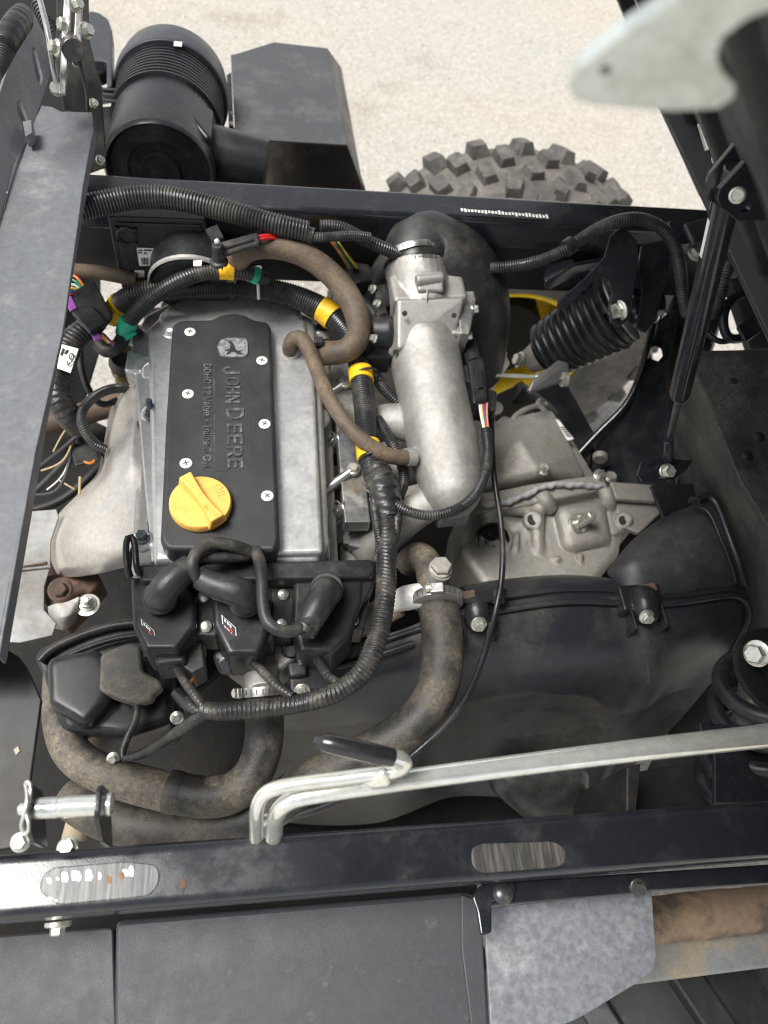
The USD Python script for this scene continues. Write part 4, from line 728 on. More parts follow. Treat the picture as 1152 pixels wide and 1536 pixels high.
rid = [hosepx([(716, 752, .452), (770, 742, .453), (815, 732, .455), (850, 726, .453), (905, 724, .45)], 11, 10)]
T.part('sealant_bead', hosepx([(722, 756, .452), (745, 757, .4525), (790, 742, .455), (820, 729, .456), (850, 727, .455), (880, 728, .453), (900, 730, .45)], 9, 8, 0.003, lumpy(0.35, 180)), mat('grey_sealant', (0.33, 0.33, 0.34), 0.6), True)
q = P(800, 779, .4465); T.part('boss_hole', lathe([(px2m(9, q), -0.001), (px2m(8, q), 0.0006), (0, 0.0003)], q, Z_ - 0.3 * Y_, 20), INK)
q = P(935, 780, .4405); T.part('boss_hole', lathe([(px2m(7, q), -0.001), (px2m(6, q), 0.0006), (0, 0.0003)], q, Z_ - 0.3 * Y_, 20), INK)
q = P(738, 811, .428); r = px2m(24, q); dn = nrm(Z_ - 0.55 * Y_)
pt = T.part('black_port', lathe([(r * 1.12, -0.004), (r * 1.12, 0.002), (r, 0.003), (r * 0.92, 0.001), (r * 0.85, -0.003), (0, -0.003)], q, dn, 30), mat('port_black', (0.006, 0.006, 0.006), 0.3), 35)
for a in (0.4, 1.9, 3.4, 5.0): T.part('port_pin', cyl(q + r * 0.42 * (math.cos(a) * X_ + math.sin(a) * nrm(np.cross(dn, X_))) - dn * 0.003, q + r * 0.42 * (math.cos(a) * X_ + math.sin(a) * nrm(np.cross(dn, X_))) + dn * 0.002, 0.0022, 12), DARKBOLT, 30, under=pt)
T.part('stud', join(hexbolt(P(868, 786, .449), Z_ - 0.3 * Y_ + 0.35 * X_, 0.014, 0.004, 0.014), cyl(P(868, 786, .449), P(868, 786, .449) + nrm(Z_ - 0.05 * Y_ + 0.35 * X_) * 0.032, 0.0078, 18)), BOLT, 35)
for x, y, z in ((815, 704, .462), (900, 713, .45), (916, 716, .447), (812, 606, .42)): T.part('housing_bolt', hexbolt(P(x, y, z), Z_ - 0.15 * Y_, 0.013, 0.008), BOLT, 30)
T.part('mounting_tab', slab([(915, 722), (980, 727), (995, 738), (984, 752), (925, 748)], 0.452, 0.007, 0.002, 0.004), CASTD)
T.part('mounting_tab', slab([(925, 752), (985, 752), (994, 758), (993, 766), (958, 800), (936, 790), (925, 765)], 0.436, 0.007, 0.002, 0.003), CASTD)
lb = T.part('data_label', plate([(828, 628, .432), (846, 640, .432), (858, 664, .43)], [(824, 626), (838, 630), (861, 658), (852, 661)], 0.0008, 0.0002), LABEL, False)
T.part('label_bars', join(*[plate([(828, 628, .4328), (846, 640, .4328), (858, 664, .4308)], [(840 + i * 2.2, 640 + i * 3.2), (848 + i * 2.2, 641 + i * 3.2), (849 + i * 2.2, 642.6 + i * 3.2), (841 + i * 2.2, 641.6 + i * 3.2)], 0.0004, 0) for i in range(5)]), INK, False, under=lb)
T.part('vent_fitting', blend([cyl(P(740, 622, .40), P(744, 612, .43), 0.012, 18), cyl(P(752, 640, .41), P(760, 634, .425), 0.012, 18)], 0.004, 2), CASTD)
T.part('edge_rib', hosepx([(768, 632, .428), (776, 622, .43), (808, 610, .425), (818, 620, .425)], 9, 10), CASTD, True)
T.close()
single('belly_plate', slab([(690, 690), (1040, 660), (1060, 880), (700, 900)], 0.24, 0.006, 0.002), DARK, 'sooty plate beneath the gearbox', 'plate')
T = Thing('final_drive', 'tan dusty drive casing and hub parts half hidden behind the spring', 'drive casing')
T.part('casing', blend([cyl(P(715, 570, .30), P(738, 520, .34), 0.032, 24), rhull([P(x, y, z) for x, y, z in ((700, 560, .32), (735, 508, .36), (756, 545, .32), (720, 600, .30))], 0.010)], 0.008, 6), mat('tan_cast', (0.37, 0.325, 0.25), 0.6, dust=0.6, dustcol=(0.2, 0.16, 0.12), dscale=14, bump=0.4))
T.part('lever_plate', slab([(742, 592), (780, 575), (812, 640), (790, 660), (745, 640)], 0.385, 0.006, 0.002, 0.004), PAINTD)
T.part('arm', hosepx([(770, 590, .38), (830, 640, .34), (880, 700, .30)], [44, 44, 50], 16), PAINTD, True)
T.close()
single('suspension_arm', slab([(800, 580), (846, 566), (892, 650), (882, 712), (836, 660)], 0.37, 0.03, 0.006, 0.006), PAINTD, 'grey black flat suspension arm crossing in front of the yellow rim', 'suspension arm')

# ================================================================ CLUTCH COVER
T = Thing('clutch_cover', 'large smooth black moulded clutch cover bolted together along a curved seam', 'cover')
R = [[(420, 985, .46), (520, 968, .475), (600, 945, .485), (680, 915, .495), (760, 902, .500), (850, 892, .502), (940, 895, .502), (990, 898, .503), (1060, 893, .503), (1118, 884, .500)],
     [(410, 1000, .455), (520, 985, .470), (600, 962, .482), (690, 935, .494), (765, 920, .500), (850, 909, .502), (935, 912, .500), (990, 915, .502), (1065, 905, .500), (1126, 905, .490)],
     [(400, 1040, .43), (520, 1020, .452), (600, 1000, .468), (690, 975, .480), (775, 962, .487), (860, 955, .488), (940, 968, .480), (985, 965, .488), (1060, 945, .480), (1122, 940, .455)],
     [(390, 1080, .38), (520, 1060, .415), (610, 1045, .432), (700, 1022, .446), (785, 1012, .452), (870, 1012, .448), (945, 1030, .425), (985, 1020, .440), (1040, 995, .440), (1098, 985, .410)],
     [(380, 1104, .32), (520, 1088, .372), (620, 1070, .402), (710, 1052, .416), (795, 1042, .422), (875, 1044, .408), (925, 1070, .368), (960, 1066, .385), (1010, 1038, .398), (1060, 1032, .37)],
     [(380, 1140, .20), (520, 1130, .28), (630, 1105, .335), (715, 1088, .335), (790, 1082, .325), (860, 1092, .30), (905, 1110, .28), (935, 1102, .30), (975, 1082, .31), (1015, 1085, .29)],
     [(390, 1190, .12), (530, 1190, .18), (650, 1150, .265), (730, 1135, .255), (790, 1130, .235), (845, 1138, .215), (880, 1150, .20), (905, 1150, .20), (935, 1135, .21), (965, 1135, .20)],
     [(400, 1230, .06), (560, 1235, .10), (680, 1195, .18), (745, 1195, .165), (790, 1205, .13), (835, 1210, .12), (868, 1206, .12), (885, 1205, .12), (898, 1195, .12), (910, 1190, .12)]]
T.part('outer_half', patch(R[:5], 44, 80, 0.004), CVT, True); T.part('lower_face', patch(R[4:], 36, 80, 0.004), CVTD, True)
T.part('flange_bead', hosepx([(x, y, z + .003) for x, y, z in ((560, 967, .478), (640, 940, .49), (700, 925, .498), (770, 913, .503), (850, 903, .505), (935, 905, .504))], 9, 10), CVT, True)
T.part('flange_bead', hosepx([(x, y, z + .003) for x, y, z in ((988, 908, .504), (1040, 901, .505), (1085, 894, .505), (1112, 897, .50), (1124, 915, .488), (1118, 940, .46), (1096, 982, .415))], 9, 10), CVT, True)
R = [[(690, 880, .43), (760, 868, .45), (840, 862, .46), (905, 866, .46), (945, 876, .46)],
     [(700, 888, .48), (765, 874, .495), (845, 868, .498), (910, 872, .498), (948, 880, .498)],
     [(705, 908, .498), (765, 896, .507), (850, 887, .508), (905, 887, .508), (948, 893, .508)]]
T.part('inner_half', patch(R, 16, 40, 0.004), CVT, True)
R = [[(955, 893, .506), (985, 893, .508), (1030, 889, .508), (1075, 883, .508), (1117, 876, .506)],
     [(935, 880, .500), (970, 876, .514), (1025, 868, .520), (1075, 858, .522), (1113, 850, .52)],
     [(912, 862, .485), (952, 842, .520), (1020, 828, .530), (1070, 815, .535), (1098, 812, .535)],
     [(925, 838, .470), (958, 808, .505), (1020, 785, .532), (1060, 775, .54), (1083, 776, .54)],
     [(955, 806, .455), (985, 782, .50), (1020, 765, .53), (1048, 754, .54), (1066, 748, .535)]]
T.part('seam_filler', hosepx([(690, 905, .487), (765, 893, .496), (850, 886, .498), (940, 890, .498), (1000, 894, .499), (1060, 889, .499), (1110, 880, .497)], 20, 10), CVT, True)
T.part('duct_neck', patch(R, 30, 30, 0.004), DUCT, True)
T.part('duct_rim', hosepx([(1046, 750, .542), (1060, 744, .543), (1072, 752, .543), (1090, 795, .540), (1110, 850, .528), (1117, 876, .512)], 13, 12), CVT, True)
T.part('duct_rim', hosepx([(1040, 760, .553), (1058, 764, .556), (1078, 800, .552), (1098, 850, .535), (1104, 874, .52)], 5, 8), CVT, True)
T.part('lower_bulge', blend([rhull([P(x, y, z) for x, y, z in ((765, 1165, .215), (850, 1165, .205), (800, 1195, .19), (850, 1195, .17))], 0.034)], 0.010, 3), CVTD)
for x, y, z, n_ in ((968, 925, .522, 0), (716, 936, .522, 1)):
    T.part('clamp_boss', blend([hosepx([(x - 4, y - 34, z - .006), (x, y - 14, z - .003), (x + 2, y - 4, z - .012)], 40, 18), blockpx([(x - 38, y - 42), (x + 16, y - 45), (x + 18, y - 20), (x - 30, y - 12)], z - 0.002, z - 0.04, 0.004)], 0.005, 3), BLKC)
    T.part('fin', rbox(P(x + 22, y + 4, z - .02), (0.003, 0.03, 0.03), 0.001), BLKC); T.part('fin', rbox(P(x - 24, y + 8, z - .02), (0.003, 0.03, 0.03), 0.001), BLKC)
    T.part('cover_bolt', hexbolt(P(x + 2, y, z + .002), -Y_ + 0.75 * Z_, 0.013, 0.008), BOLT, 30)
T.part('seam_clip', blockpx([(960, 880), (980, 876), (984, 884), (966, 888)], 0.525, 0.505, 0.002), RUST)
T.part('crease_rib', hosepx([(940, 914, .500), (950, 935, .492), (963, 968, .479), (972, 1000, .458), (974, 1025, .434)], 7, 8), CVT, True)
T.part('inner_ridge', hosepx([(505, 1000, .472), (560, 985, .481), (620, 965, .489)], 10, 10), CVT, True)
T.close()

# black finned black housing at the front: its rear half seen under the coils
T = Thing('housing_cover', 'rounded black housing cover with rim at lower left under the coils', 'cover')
out = [(52, 985), (60, 972), (120, 945), (170, 930), (215, 926), (330, 945), (330, 1010), (230, 1085), (130, 1090), (90, 1070), (72, 1030)]
T.part('rim_plate', slab(out, 0.43, 0.012, 0.004, 0.012), BLKC)
T.part('rim_bead', hosepx([(60, 992, .437), (75, 976, .438), (125, 952, .438), (175, 938, .438), (218, 934, .438)], 14, 12), BLKC, True)
T.part('rim_bead', hosepx([(72, 1003, .441), (90, 990, .442), (135, 970, .442), (180, 957, .442), (210, 953, .442)], 9, 10), BLKC, True)
T.part('body', blend([blockpx([(86, 998), (140, 988), (155, 1000), (155, 1050), (130, 1075), (88, 1050)], 0.475, 0.40, 0.010), blockpx([(84, 1010), (250, 1000), (245, 1075), (190, 1092), (110, 1085)], 0.452, 0.36, 0.014)], 0.006, 5), BLKC, 50)
T.close()
T = Thing('speed_sensor_cap', 'dusty grey rubber sensor cap with a cable, on the rounded black housing', 'sensor')
T.part('cap', slab([(150, 980), (196, 962), (212, 968), (213, 1005), (240, 1020), (244, 1030), (232, 1040), (228, 1050), (205, 1056), (170, 1045), (148, 1034)], 0.482, 0.014, 0.006, 0.006), mat('dusty_grey_rubber', (0.055, 0.052, 0.047), 0.65, dust=0.9, dustcol=(0.26, 0.225, 0.165), dscale=14, dlo=0.42, dhi=0.66, bump=0.3), 50)
T.part('cable_boot', hosepx([(206, 1048, .474), (207, 1062, .47)], 15, 12), RUBBER, True)
T.part('cable', hosepx([(207, 1060, .472), (203, 1080, .468), (192, 1105, .462), (184, 1130, .458), (186, 1140, .458)], [10, 11, 12, 10, 9], 10, 0.0012, wrapped(0.006, 0.14)), TAPED, True)
T.close()

# ================================================================ COOLANT HOSES
T = Thing('coolant_hose', 'thick dusty black coolant hose running down from the clamped pipe tee, under the zinc rod', 'hose')
T.part('hose', hosepx([(655, 900, .52), (661, 930, .525), (664, 980, .525), (655, 1035, .522), (622, 1085, .51), (560, 1125, .49), (480, 1165, .46), (400, 1215, .42), (330, 1240, .40), (240, 1242, .385), (160, 1225, .37), (110, 1195, .35)], [62, 63, 63, 63, 62, 62, 62, 64, 66, 66, 66, 66], 26), HOSE2, True)
clamp(T, P(656, 900, .535), P(658, 920, .53) - P(655, 880, .53), px2m(37, P(656, 900, .535)), 0.0115, screw=-X_ * 0.2 + Z_ * 1.0 - 0.1 * Y_)
T.close()
T = Thing('coolant_hose', 'dusty coolant hose bending in a deep U below the clamped outlet under the coils', 'hose')
T.part('hose_end', hosepx([(394, 1040, .50), (396, 1070, .49), (396, 1110, .475), (380, 1160, .46), (345, 1190, .45), (300, 1195, .448), (262, 1188.5, .448)], [58, 58, 58, 58, 60, 60.5, 61], 26), HOSEB, True)
T.part('hose', hosepx([(345, 1190, .45), (300, 1195, .448), (220, 1180, .445), (150, 1158, .44), (108, 1128, .43), (92, 1085, .42), (90, 1040, .39), (92, 990, .35)], [57, 59, 58, 56, 54, 52, 50, 48], 26), HOSE, True)
T.part('hose_ring', hosepx([(252, 1186.5, .4475), (262, 1188.5, .448), (272, 1190.5, .448)], [62, 64, 62], 26), HOSEB, True)
clamp(T, P(395, 1036, .505), P(396, 1060, .50) - P(394, 1020, .51), px2m(33, P(395, 1036, .5)), 0.0105, screw=-X_ * 1.0 + Z_ * 0.35)
T.close()
single('water_pipe', hosepx([(132, 1060, .35), (133, 1110, .34), (128, 1180, .33), (110, 1260, .32)], [34, 34, 34, 34], 16, 0.006, lumpy(0.02, 50)), TANPIPE, 'tan dusty pipe behind the U shaped hose', 'pipe', smooth=True)
T = Thing('water_outlet', 'cast aluminium water outlet below the middle ignition coil', 'casting')
T.part('body', blend([blockpx([(338, 958), (450, 955), (452, 975), (420, 1000), (385, 1015), (345, 985)], 0.505, 0.44, 0.006), cyl(P(392, 985, .49), P(394, 1040, .505), px2m(26, P(394, 1020, .5)), 24), rhull([P(330, 985, .49), P(352, 1000, .49), P(336, 1000, .47)], 0.008)], 0.005, 6), CAST, 55)
for x, y in ((436, 975), (340, 998)): T.part('flange_bolt', hexbolt(P(x, y, .508), Z_ - 0.6 * Y_, 0.014, 0.009), DARKBOLT, 30)
T.close()
T = Thing('pipe_tee', 'grimy pipe elbow with a capped plug and pale plastic branch above the big hose clamp', 'pipe fitting')
T.part('elbow', hosepx([(612, 846, .49), (628, 836, .515), (642, 848, .53), (650, 875, .535), (655, 900, .53)], [44, 46, 44, 48, 52], 22), HOSE, True)
T.part('plug_stem', hosepx([(652, 872, .54), (660, 856, .562)], [36, 36], 20), CASTD, True); T.part('plug_head', hexbolt(P(661, 852, .564), P(662, 848, .575) - P(655, 870, .54), 0.022, 0.009, 0.014), CASTD, 30)
T.part('branch_pipe', hosepx([(640, 892, .53), (610, 897, .525), (588, 905, .515)], [38, 38, 30], 20), WHITE, True)
T.part('bypass_pipe', hosepx([(596, 905, .505), (540, 935, .48), (470, 960, .46)], [42, 42, 42], 18, 0.006, lumpy(0.015, 40)), TANPIPE, True)
T.close()
T = Thing('cable_clip', 'black plastic cable clip holding the thin cable on the cover seam', 'clip')
T.part('bracket', slab([(690, 892), (700, 886), (720, 888), (742, 880), (762, 882), (763, 892), (745, 900), (720, 905), (695, 903)], 0.535, 0.005, 0.002, 0.003), BLKC)
T.part('grommet', hosepx([(748, 884, .535), (747, 905, .528)], 20, 16), BLK, True); T.part('strap', slab([(688, 888), (712, 884), (713, 895), (690, 900)], 0.5365, 0.003, 0.001), RUST)
T.close()
single('control_cable', hosepx([(738, 615, .565), (738, 660, .58), (742, 720, .575), (752, 790, .56), (753, 860, .55), (746, 905, .535), (735, 950, .53), (712, 1020, .53), (680, 1075, .53), (640, 1115, .525), (612, 1138, .515), (540, 1185, .48), (470, 1215, .45), (420, 1228, .43)], [9, 9, 9, 9, 9.5, 10, 10, 10, 11, 11, 11, 11, 12, 12], 12, 0.0012, wrapped(0.0025, 0.05)), BLKC, 'thin black control cable looping over the clutch cover and under the lever grip', 'cable', smooth=True)

# ================================================================ IGNITION COILS
T = Thing('coil_bracket', 'black bar bracket with looped end carrying the three ignition coils', 'bracket')
T.part('bar', slab([(206, 846), (560, 838), (563, 856), (556, 866), (210, 873)], 0.578, 0.022, 0.007, 0.006), BLKC, 50)
T.part('loop_end', hosepx([(196, 866, .582), (191, 850, .588), (190, 812, .592), (195, 804, .592), (201, 812, .59), (205, 850, .585), (210, 862, .578)], 10, 10), BLKC, True)
T.part('gusset', slab([(540, 850), (562, 846), (560, 880), (545, 905), (535, 900)], 0.566, 0.016, 0.004, 0.006), BLKC)
T.part('bracket_foot', slab([(196, 866), (214, 868), (216, 900), (204, 905)], 0.565, 0.03, 0.003, 0.003), BLKC)
T.close()
def coil(label, x, y, body, boot, sticker, bolts, plug):
    T = Thing('ignition_coil', label, 'ignition coil', 'ignition coils under the black bar')
    T.part('body', blend([blockpx([(x + a, y + b) for a, b in body], 0.568, 0.50, 0.006), blockpx([(x - 20, y - 25), (x + 30, y - 22), (x + 40, y + 30), (x - 10, y + 40)], 0.560, 0.50, 0.008)], 0.005, 4), BLKC, 50)
    T.part('mount_lug', blend([blockpx([(bx - 14, by - 12) for bx, by in bolts[:1]] + [(bx + 14, by - 10) for bx, by in bolts[:1]] + [(bx + 13, by + 12) for bx, by in bolts[1:]] + [(bx - 13, by + 10) for bx, by in bolts[1:]], 0.552, 0.51, 0.003)], 0.006, 1), BLKC)
    for bx, by in bolts:
        T.part('coil_bolt', join(lathe([(0.0068, -0.0005), (0.0066, 0.002), (0.0045, 0.0035), (0.0, 0.0036)], P(bx, by, .554), Z_ - 0.3 * Y_, 24), rbox(P(bx, by, .554) + nrm(Z_ - 0.3 * Y_) * 0.0036, (0.006, 0.0012, 0.0008), 0.0003)), BOLT, 35)
    bt = T.part('rubber_boot', blend([hosepx(boot, [36, 42, 46, 48][:len(boot)] if len(boot) == 4 else 44, 20)], 0.004, 2), LEAD, 60)
    e = boot[-1]; T.part('tower', cyl(P(e[0] + 1, e[1] + 4, .53), P(e[0], e[1] - 2, e[2] - .004), px2m(26, P(*e)), 24), LEAD, 40)
    if sticker:
        s = T.part('sticker', plate(sticker[0], sticker[1], 0.0006, 0.0001), WHITE, False)
        cx, cy = np.mean(sticker[1], 0); q = [(cx + (a - cx) * 0.86, cy + (b - cy) * 0.9) for a, b in sticker[1]]
        T.part('sticker_print', plate([(a, b, c + .0006) for a, b, c in sticker[0]], q, 0.0004, 0), INK, False, under=s)
        (ax, ay), (bx, by), (dx, dy), (ex, ey) = q
        bil = lambda u, v: ((ax * (1 - u) + bx * u) * (1 - v) + (ex * (1 - u) + dx * u) * v, (ay * (1 - u) + by * u) * (1 - v) + (ey * (1 - u) + dy * u) * v)
        T.part('red_mark', plate([(a, b, c + .001) for a, b, c in sticker[0]], [bil(.45, .40), bil(.8, .40), bil(.8, .55), bil(.45, .55)], 0.0004, 0), REDINK, False, under=s)
        T.part('white_bars', join(*[plate([(a, b, c + .001) for a, b, c in sticker[0]], [bil(u, .66), bil(u + .09, .66), bil(u + .09, .9), bil(u, .9)], 0.0004, 0) for u in (.1, .28, .42, .62, .78)], *[plate([(a, b, c + .001) for a, b, c in sticker[0]], [bil(u, .08), bil(u + .13, .08), bil(u + .13, .3), bil(u, .3)], 0.0004, 0) for u in (.12, .34, .56)]), WHITE, False, under=s)
    px_, py_ = plug
    T.part('connector', blend([blockpx([(px_ - 20, py_ - 14), (px_ + 20, py_ - 16), (px_ + 18, py_ + 10), (px_ - 14, py_ + 14)], 0.545, 0.50, 0.005), hosepx([(px_ + 2, py_ + 8, .535), (px_ + 6, py_ + 24, .525)], 17, 14)], 0.004, 2), RUBBER, 50)
    T.close()
coil('left ignition coil with a black and red sticker, nearest the heat shield', 245, 920, [(-40, -45), (25, -48), (42, -20), (42, 20), (18, 50), (-20, 50), (-36, 20)],
     [(286, 848, .605), (268, 862, .605), (248, 882, .600), (240, 898, .588)], ([(213, 928, .572), (228, 940, .572), (222, 962, .562)], [(211, 928), (231, 946), (235, 970), (214, 948)]), [(305, 895), (309, 940)], (255, 980))
coil('middle ignition coil with a white, black and red sticker, above the water outlet', 362, 925, [(-36, -42), (20, -46), (38, -20), (34, 20), (22, 52), (-14, 52), (-34, 12)],
     [(300, 866, .605), (330, 880, .605), (362, 890, .602), (368, 902, .588)], ([(332, 924, .572), (350, 940, .572), (342, 958, .562)], [(332, 922), (354, 942), (355, 965), (334, 942)]), [(425, 892), (422, 937)], (368, 972))
coil('right ignition coil with its lead looping in from the left, no sticker', 478, 925, [(-30, -45), (60, -50), (58, -20), (40, 30), (18, 50), (-22, 48), (-32, 10)],
     [(455, 950, .600), (468, 925, .603), (482, 900, .603), (490, 886, .590)], None, [(540, 888), (530, 930)], (478, 968))
T = Thing('plug_lead', 'grey spark plug lead arching from the top cover to the left coil boots', 'plug lead')
T.part('lead', hosepx([(378, 828, .598), (350, 819, .612), (322, 815, .618), (300, 824, .622), (289, 845, .622), (296, 866, .612), (306, 870, .606)], 19, 14), LEAD, True)
T.part('second_lead', hosepx([(370, 832, .594), (340, 836, .602), (310, 838, .606), (284, 850, .606)], 18, 14), LEAD, True)
T.part('collar', hosepx([(297, 862, .61), (304, 868, .608)], 27, 14), LEAD, True)
T.close()
T = Thing('plug_lead', 'grey spark plug lead hanging in a long U over the middle coil', 'plug lead')
T.part('lead', hosepx([(384, 826, .600), (390, 845, .610), (393, 875, .614), (395, 910, .614), (404, 936, .614), (425, 947, .612), (448, 944, .608), (466, 932, .606)], 19, 14), LEAD, True)
T.part('collar', hosepx([(458, 940, .607), (470, 926, .607)], 28, 14), LEAD, True)
T.close()

# ================================================================ HARNESSES
T = Thing('wiring_harness', 'thick black corrugated conduit along the far frame rail', 'conduit', 'black corrugated conduits')
T.part('conduit', corr([(60, 330, .715), (124, 312, .718), (180, 300, .72), (240, 296, .722), (300, 306, .722), (360, 322, .72), (420, 338, .716), (462, 347, .712)], [36, 37, 36, 35, 34, 33, 32, 31], 0.0042, 0.13, 16), CONDUIT, 50)
T.part('branch', corr([(455, 352, .708), (480, 356, .71), (520, 354, .71), (556, 356, .708)], 15, 0.003), CONDUIT, 50)
T.part('branch', corr([(480, 340, .700), (510, 342, .70), (540, 356, .695), (575, 372, .685), (610, 388, .66)], 20, 0.0035), CONDUIT, 50)
T.part('tape_sleeve', hosepx([(450, 348, .711), (470, 354, .709)], 24, 12, 0.002, wrapped(0.008, 0.1)), TAPED, True)
T.close()
T = Thing('wiring_harness', 'black conduit with yellow bands looping behind the engine and down the fuel rail', 'conduit', 'black corrugated conduits')
main = [(172, 478, .545), (176, 462, .57), (198, 445, .595), (240, 435, .607), (300, 431, .612), (360, 430, .612), (410, 436, .61), (455, 450, .606), (490, 468, .602), (515, 492, .598), (533, 525, .594), (542, 570, .592), (548, 625, .592), (553, 680, .592), (562, 715, .592), (574, 745, .59)]
W1 = [30, 33, 34, 34, 33, 33, 34, 36, 36, 34, 33, 33, 33, 33, 34, 34]
T.part('conduit', corr(main, W1, 0.0036, 0.10, 16), CONDUIT, 50)
pm = np.array(main)
def band(T, i0, f0, f1, w, m, name='yellow_tape'):
    q, tn = spline(np.array([P(*p) for p in main]), 0.002); k = len(q); sel = q[int(k * f0):int(k * f1)]; T.part(name, tube(sel[::2], px2m(w / 2, sel[0]), 18, 0.002, wrapped(0.007, 0.04)), m, True)
band(T, 0, 0.015, 0.065, 36, YTAPE); band(T, 0, 0.505, 0.545, 40, YTAPE)
band(T, 0, 0.69, 0.725, 37, YTAPE); band(T, 0, 0.875, 0.915, 38, YTAPE)
tie = lambda x0, y0, x1, y1, z: hosepx([(x0, y0, z - .01), (x0 + 2, (y0 * 2 + y1) / 3, z + .004), ((x0 + x1) / 2, (y0 + y1) / 2, z + .006), (x1, y1, z - .008)], 7, 10)
T.part('tie_strap', tube(arcpts(P(548, 566, .592), nrm(np.array([0.97, 0.2, 0])), Z_, px2m(20, P(548, 566, .592)), -0.3, 3.5, 14), 0.0018, 8), BLKC, True)
T.part('tie_strap', tube(arcpts(P(560, 690, .592), nrm(np.array([0.97, 0.2, 0])), Z_, px2m(21, P(560, 690, .592)), -0.3, 3.5, 14), 0.0022, 8), BLKC, True)
wt = T.part('white_tie', tube(arcpts(P(387, 432, .612), nrm(np.array([-0.05, 1.0, 0])), Z_, px2m(19.5, P(387, 432, .612)), -0.2, 3.3, 18), 0.0022, 8), WHITE, True)
T.part('tie_head', rbox(P(388, 404, .628), (0.009, 0.009, 0.007), 0.002), WHITE, under=wt)
T.part('wrapped_junction', hosepx([(566, 705, .594), (572, 725, .598), (578, 750, .596), (582, 775, .59)], [38, 46, 46, 38], 18, 0.0015, wrapped(0.012, 0.16, 2)), TAPED, True)
low = [(578, 765, .592), (580, 800, .592), (580, 850, .592), (577, 900, .592), (568, 950, .588), (545, 1005, .58), (505, 1038, .573), (450, 1055, .566), (390, 1063, .56), (320, 1067, .553), (305, 1064, .55)]
T.part('taped_run', hosepx(low, [30, 30, 30, 30, 31, 31, 30, 28, 27, 27, 24], 18, 0.0008, wrapped(0.0048, 0.16)), TAPED, True)
T.part('side_loom', hosepx([(560, 718, .598), (562, 760, .598), (566, 790, .598), (570, 815, .592), (566, 840, .58)], 15, 12, 0.0008, ridged(0.003, 0.13)), CONDUIT, 50)
T.part('side_loom', hosepx([(588, 720, .594), (594, 745, .596), (596, 780, .594), (590, 810, .588)], 16, 12, 0.001, wrapped(0.006, 0.12)), TAPED, True)
T.part('coil_branch', hosepx([(306, 1062, .553), (290, 1040, .55), (272, 1015, .54), (262, 992, .53)], [15, 14, 13, 13], 12, 0.001, wrapped(0.005, 0.12)), TAPED, True)
T.part('coil_branch', hosepx([(440, 1046, .568), (415, 1028, .56), (395, 1008, .55), (376, 990, .535)], [16, 15, 14, 13], 12, 0.001, wrapped(0.005, 0.12)), TAPED, True)
T.part('coil_branch', hosepx([(540, 1018, .578), (510, 1025, .57), (490, 1010, .56), (474, 985, .545)], [16, 15, 15, 14], 12, 0.001, wrapped(0.005, 0.12)), TAPED, True)
T.part('sensor_branch', hosepx([(308, 1070, .55), (280, 1088, .535), (245, 1112, .505), (210, 1132, .475), (186, 1138, .46)], [18, 17, 16, 15, 10], 12, 0.001, wrapped(0.005, 0.12)), TAPED, True)
T.close()
T = Thing('wiring_harness', 'black conduit with green ends and one yellow band crossing behind the top cover', 'conduit', 'black corrugated conduits')
c2 = [(188, 500, .575), (195, 482, .592), (215, 458, .612), (245, 435, .630), (285, 415, .646), (325, 406, .652), (355, 407, .650), (380, 412, .642), (400, 418, .63)]
T.part('conduit', corr(c2, [22, 24, 25, 25, 25, 24, 24, 24, 20], 0.0038, 0.12, 14), CONDUIT, 50)
T.part('green_tape', hosepx([(186, 503, .575), (189, 492, .583), (194, 480, .594)], [26, 28, 27], 16, 0.002, wrapped(0.006, 0.06)), GTAPE, True)
T.part('green_tail', slab([(180, 498), (194, 488), (205, 500), (190, 510)], 0.584, 0.002, 0.0006), GTAPE)
T.part('yellow_tape', hosepx([(328, 406, .652), (339, 405.5, .652), (350, 406, .651)], 27, 16, 0.002, wrapped(0.0035, 0.05)), YTAPE, True)
T.part('green_tape', hosepx([(377, 411, .643), (386, 414, .639)], 26, 16, 0.002, wrapped(0.006, 0.06)), GTAPE, True)
T.close()
T = Thing('wiring_harness', 'slim corrugated conduit sagging under the intake plenum to a black connector', 'conduit', 'black corrugated conduits')
T.part('conduit', corr([(575, 738, .600), (595, 758, .602), (630, 772, .604), (668, 770, .606), (705, 750, .606), (726, 715, .606), (732, 680, .606), (729, 645, .606)], 16, 0.003, 0.16, 12), CONDUIT, 50)
for i, c in enumerate(('white', 'yellow', 'blue', 'red', 'tan')): T.part(c + '_wire', hosepx([(719 + i * 3, 604, .605), (721 + i * 2.4, 622, .608), (726 + i * 1.6, 645, .607)], 3, 6), WIREM[c], True)
T.close()
T = Thing('sensor_connector', 'black multi-wire connector clipped along the right flank of the intake plenum', 'connector')
T.part('body', blend([blockpx([(705, 545), (722, 540), (728, 600), (712, 604)], 0.612, 0.585, 0.003), blockpx([(712, 580), (742, 590), (740, 615), (716, 612)], 0.600, 0.575, 0.003), blockpx([(690, 552), (710, 548), (710, 570), (694, 572)], 0.603, 0.585, 0.002)], 0.004, 1), BLKC, 40)
T.part('upper_boot', hosepx([(706, 505, .595), (706, 525, .60), (712, 545, .605)], [14, 22, 22], 14), RUBBER, True)
T.part('latch', blockpx([(714, 556), (722, 555), (724, 580), (717, 582)], 0.616, 0.608, 0.0015), BLK)
T.close()
T = Thing('wiring_harness', 'slim conduit hidden between plenum runners', 'conduit', 'black corrugated conduits')
T.part('conduit', corr([(556, 548, .572), (572, 578, .575), (590, 598, .57), (606, 615, .56)], 17, 0.0032, 0.16, 12), CONDUIT, 50)
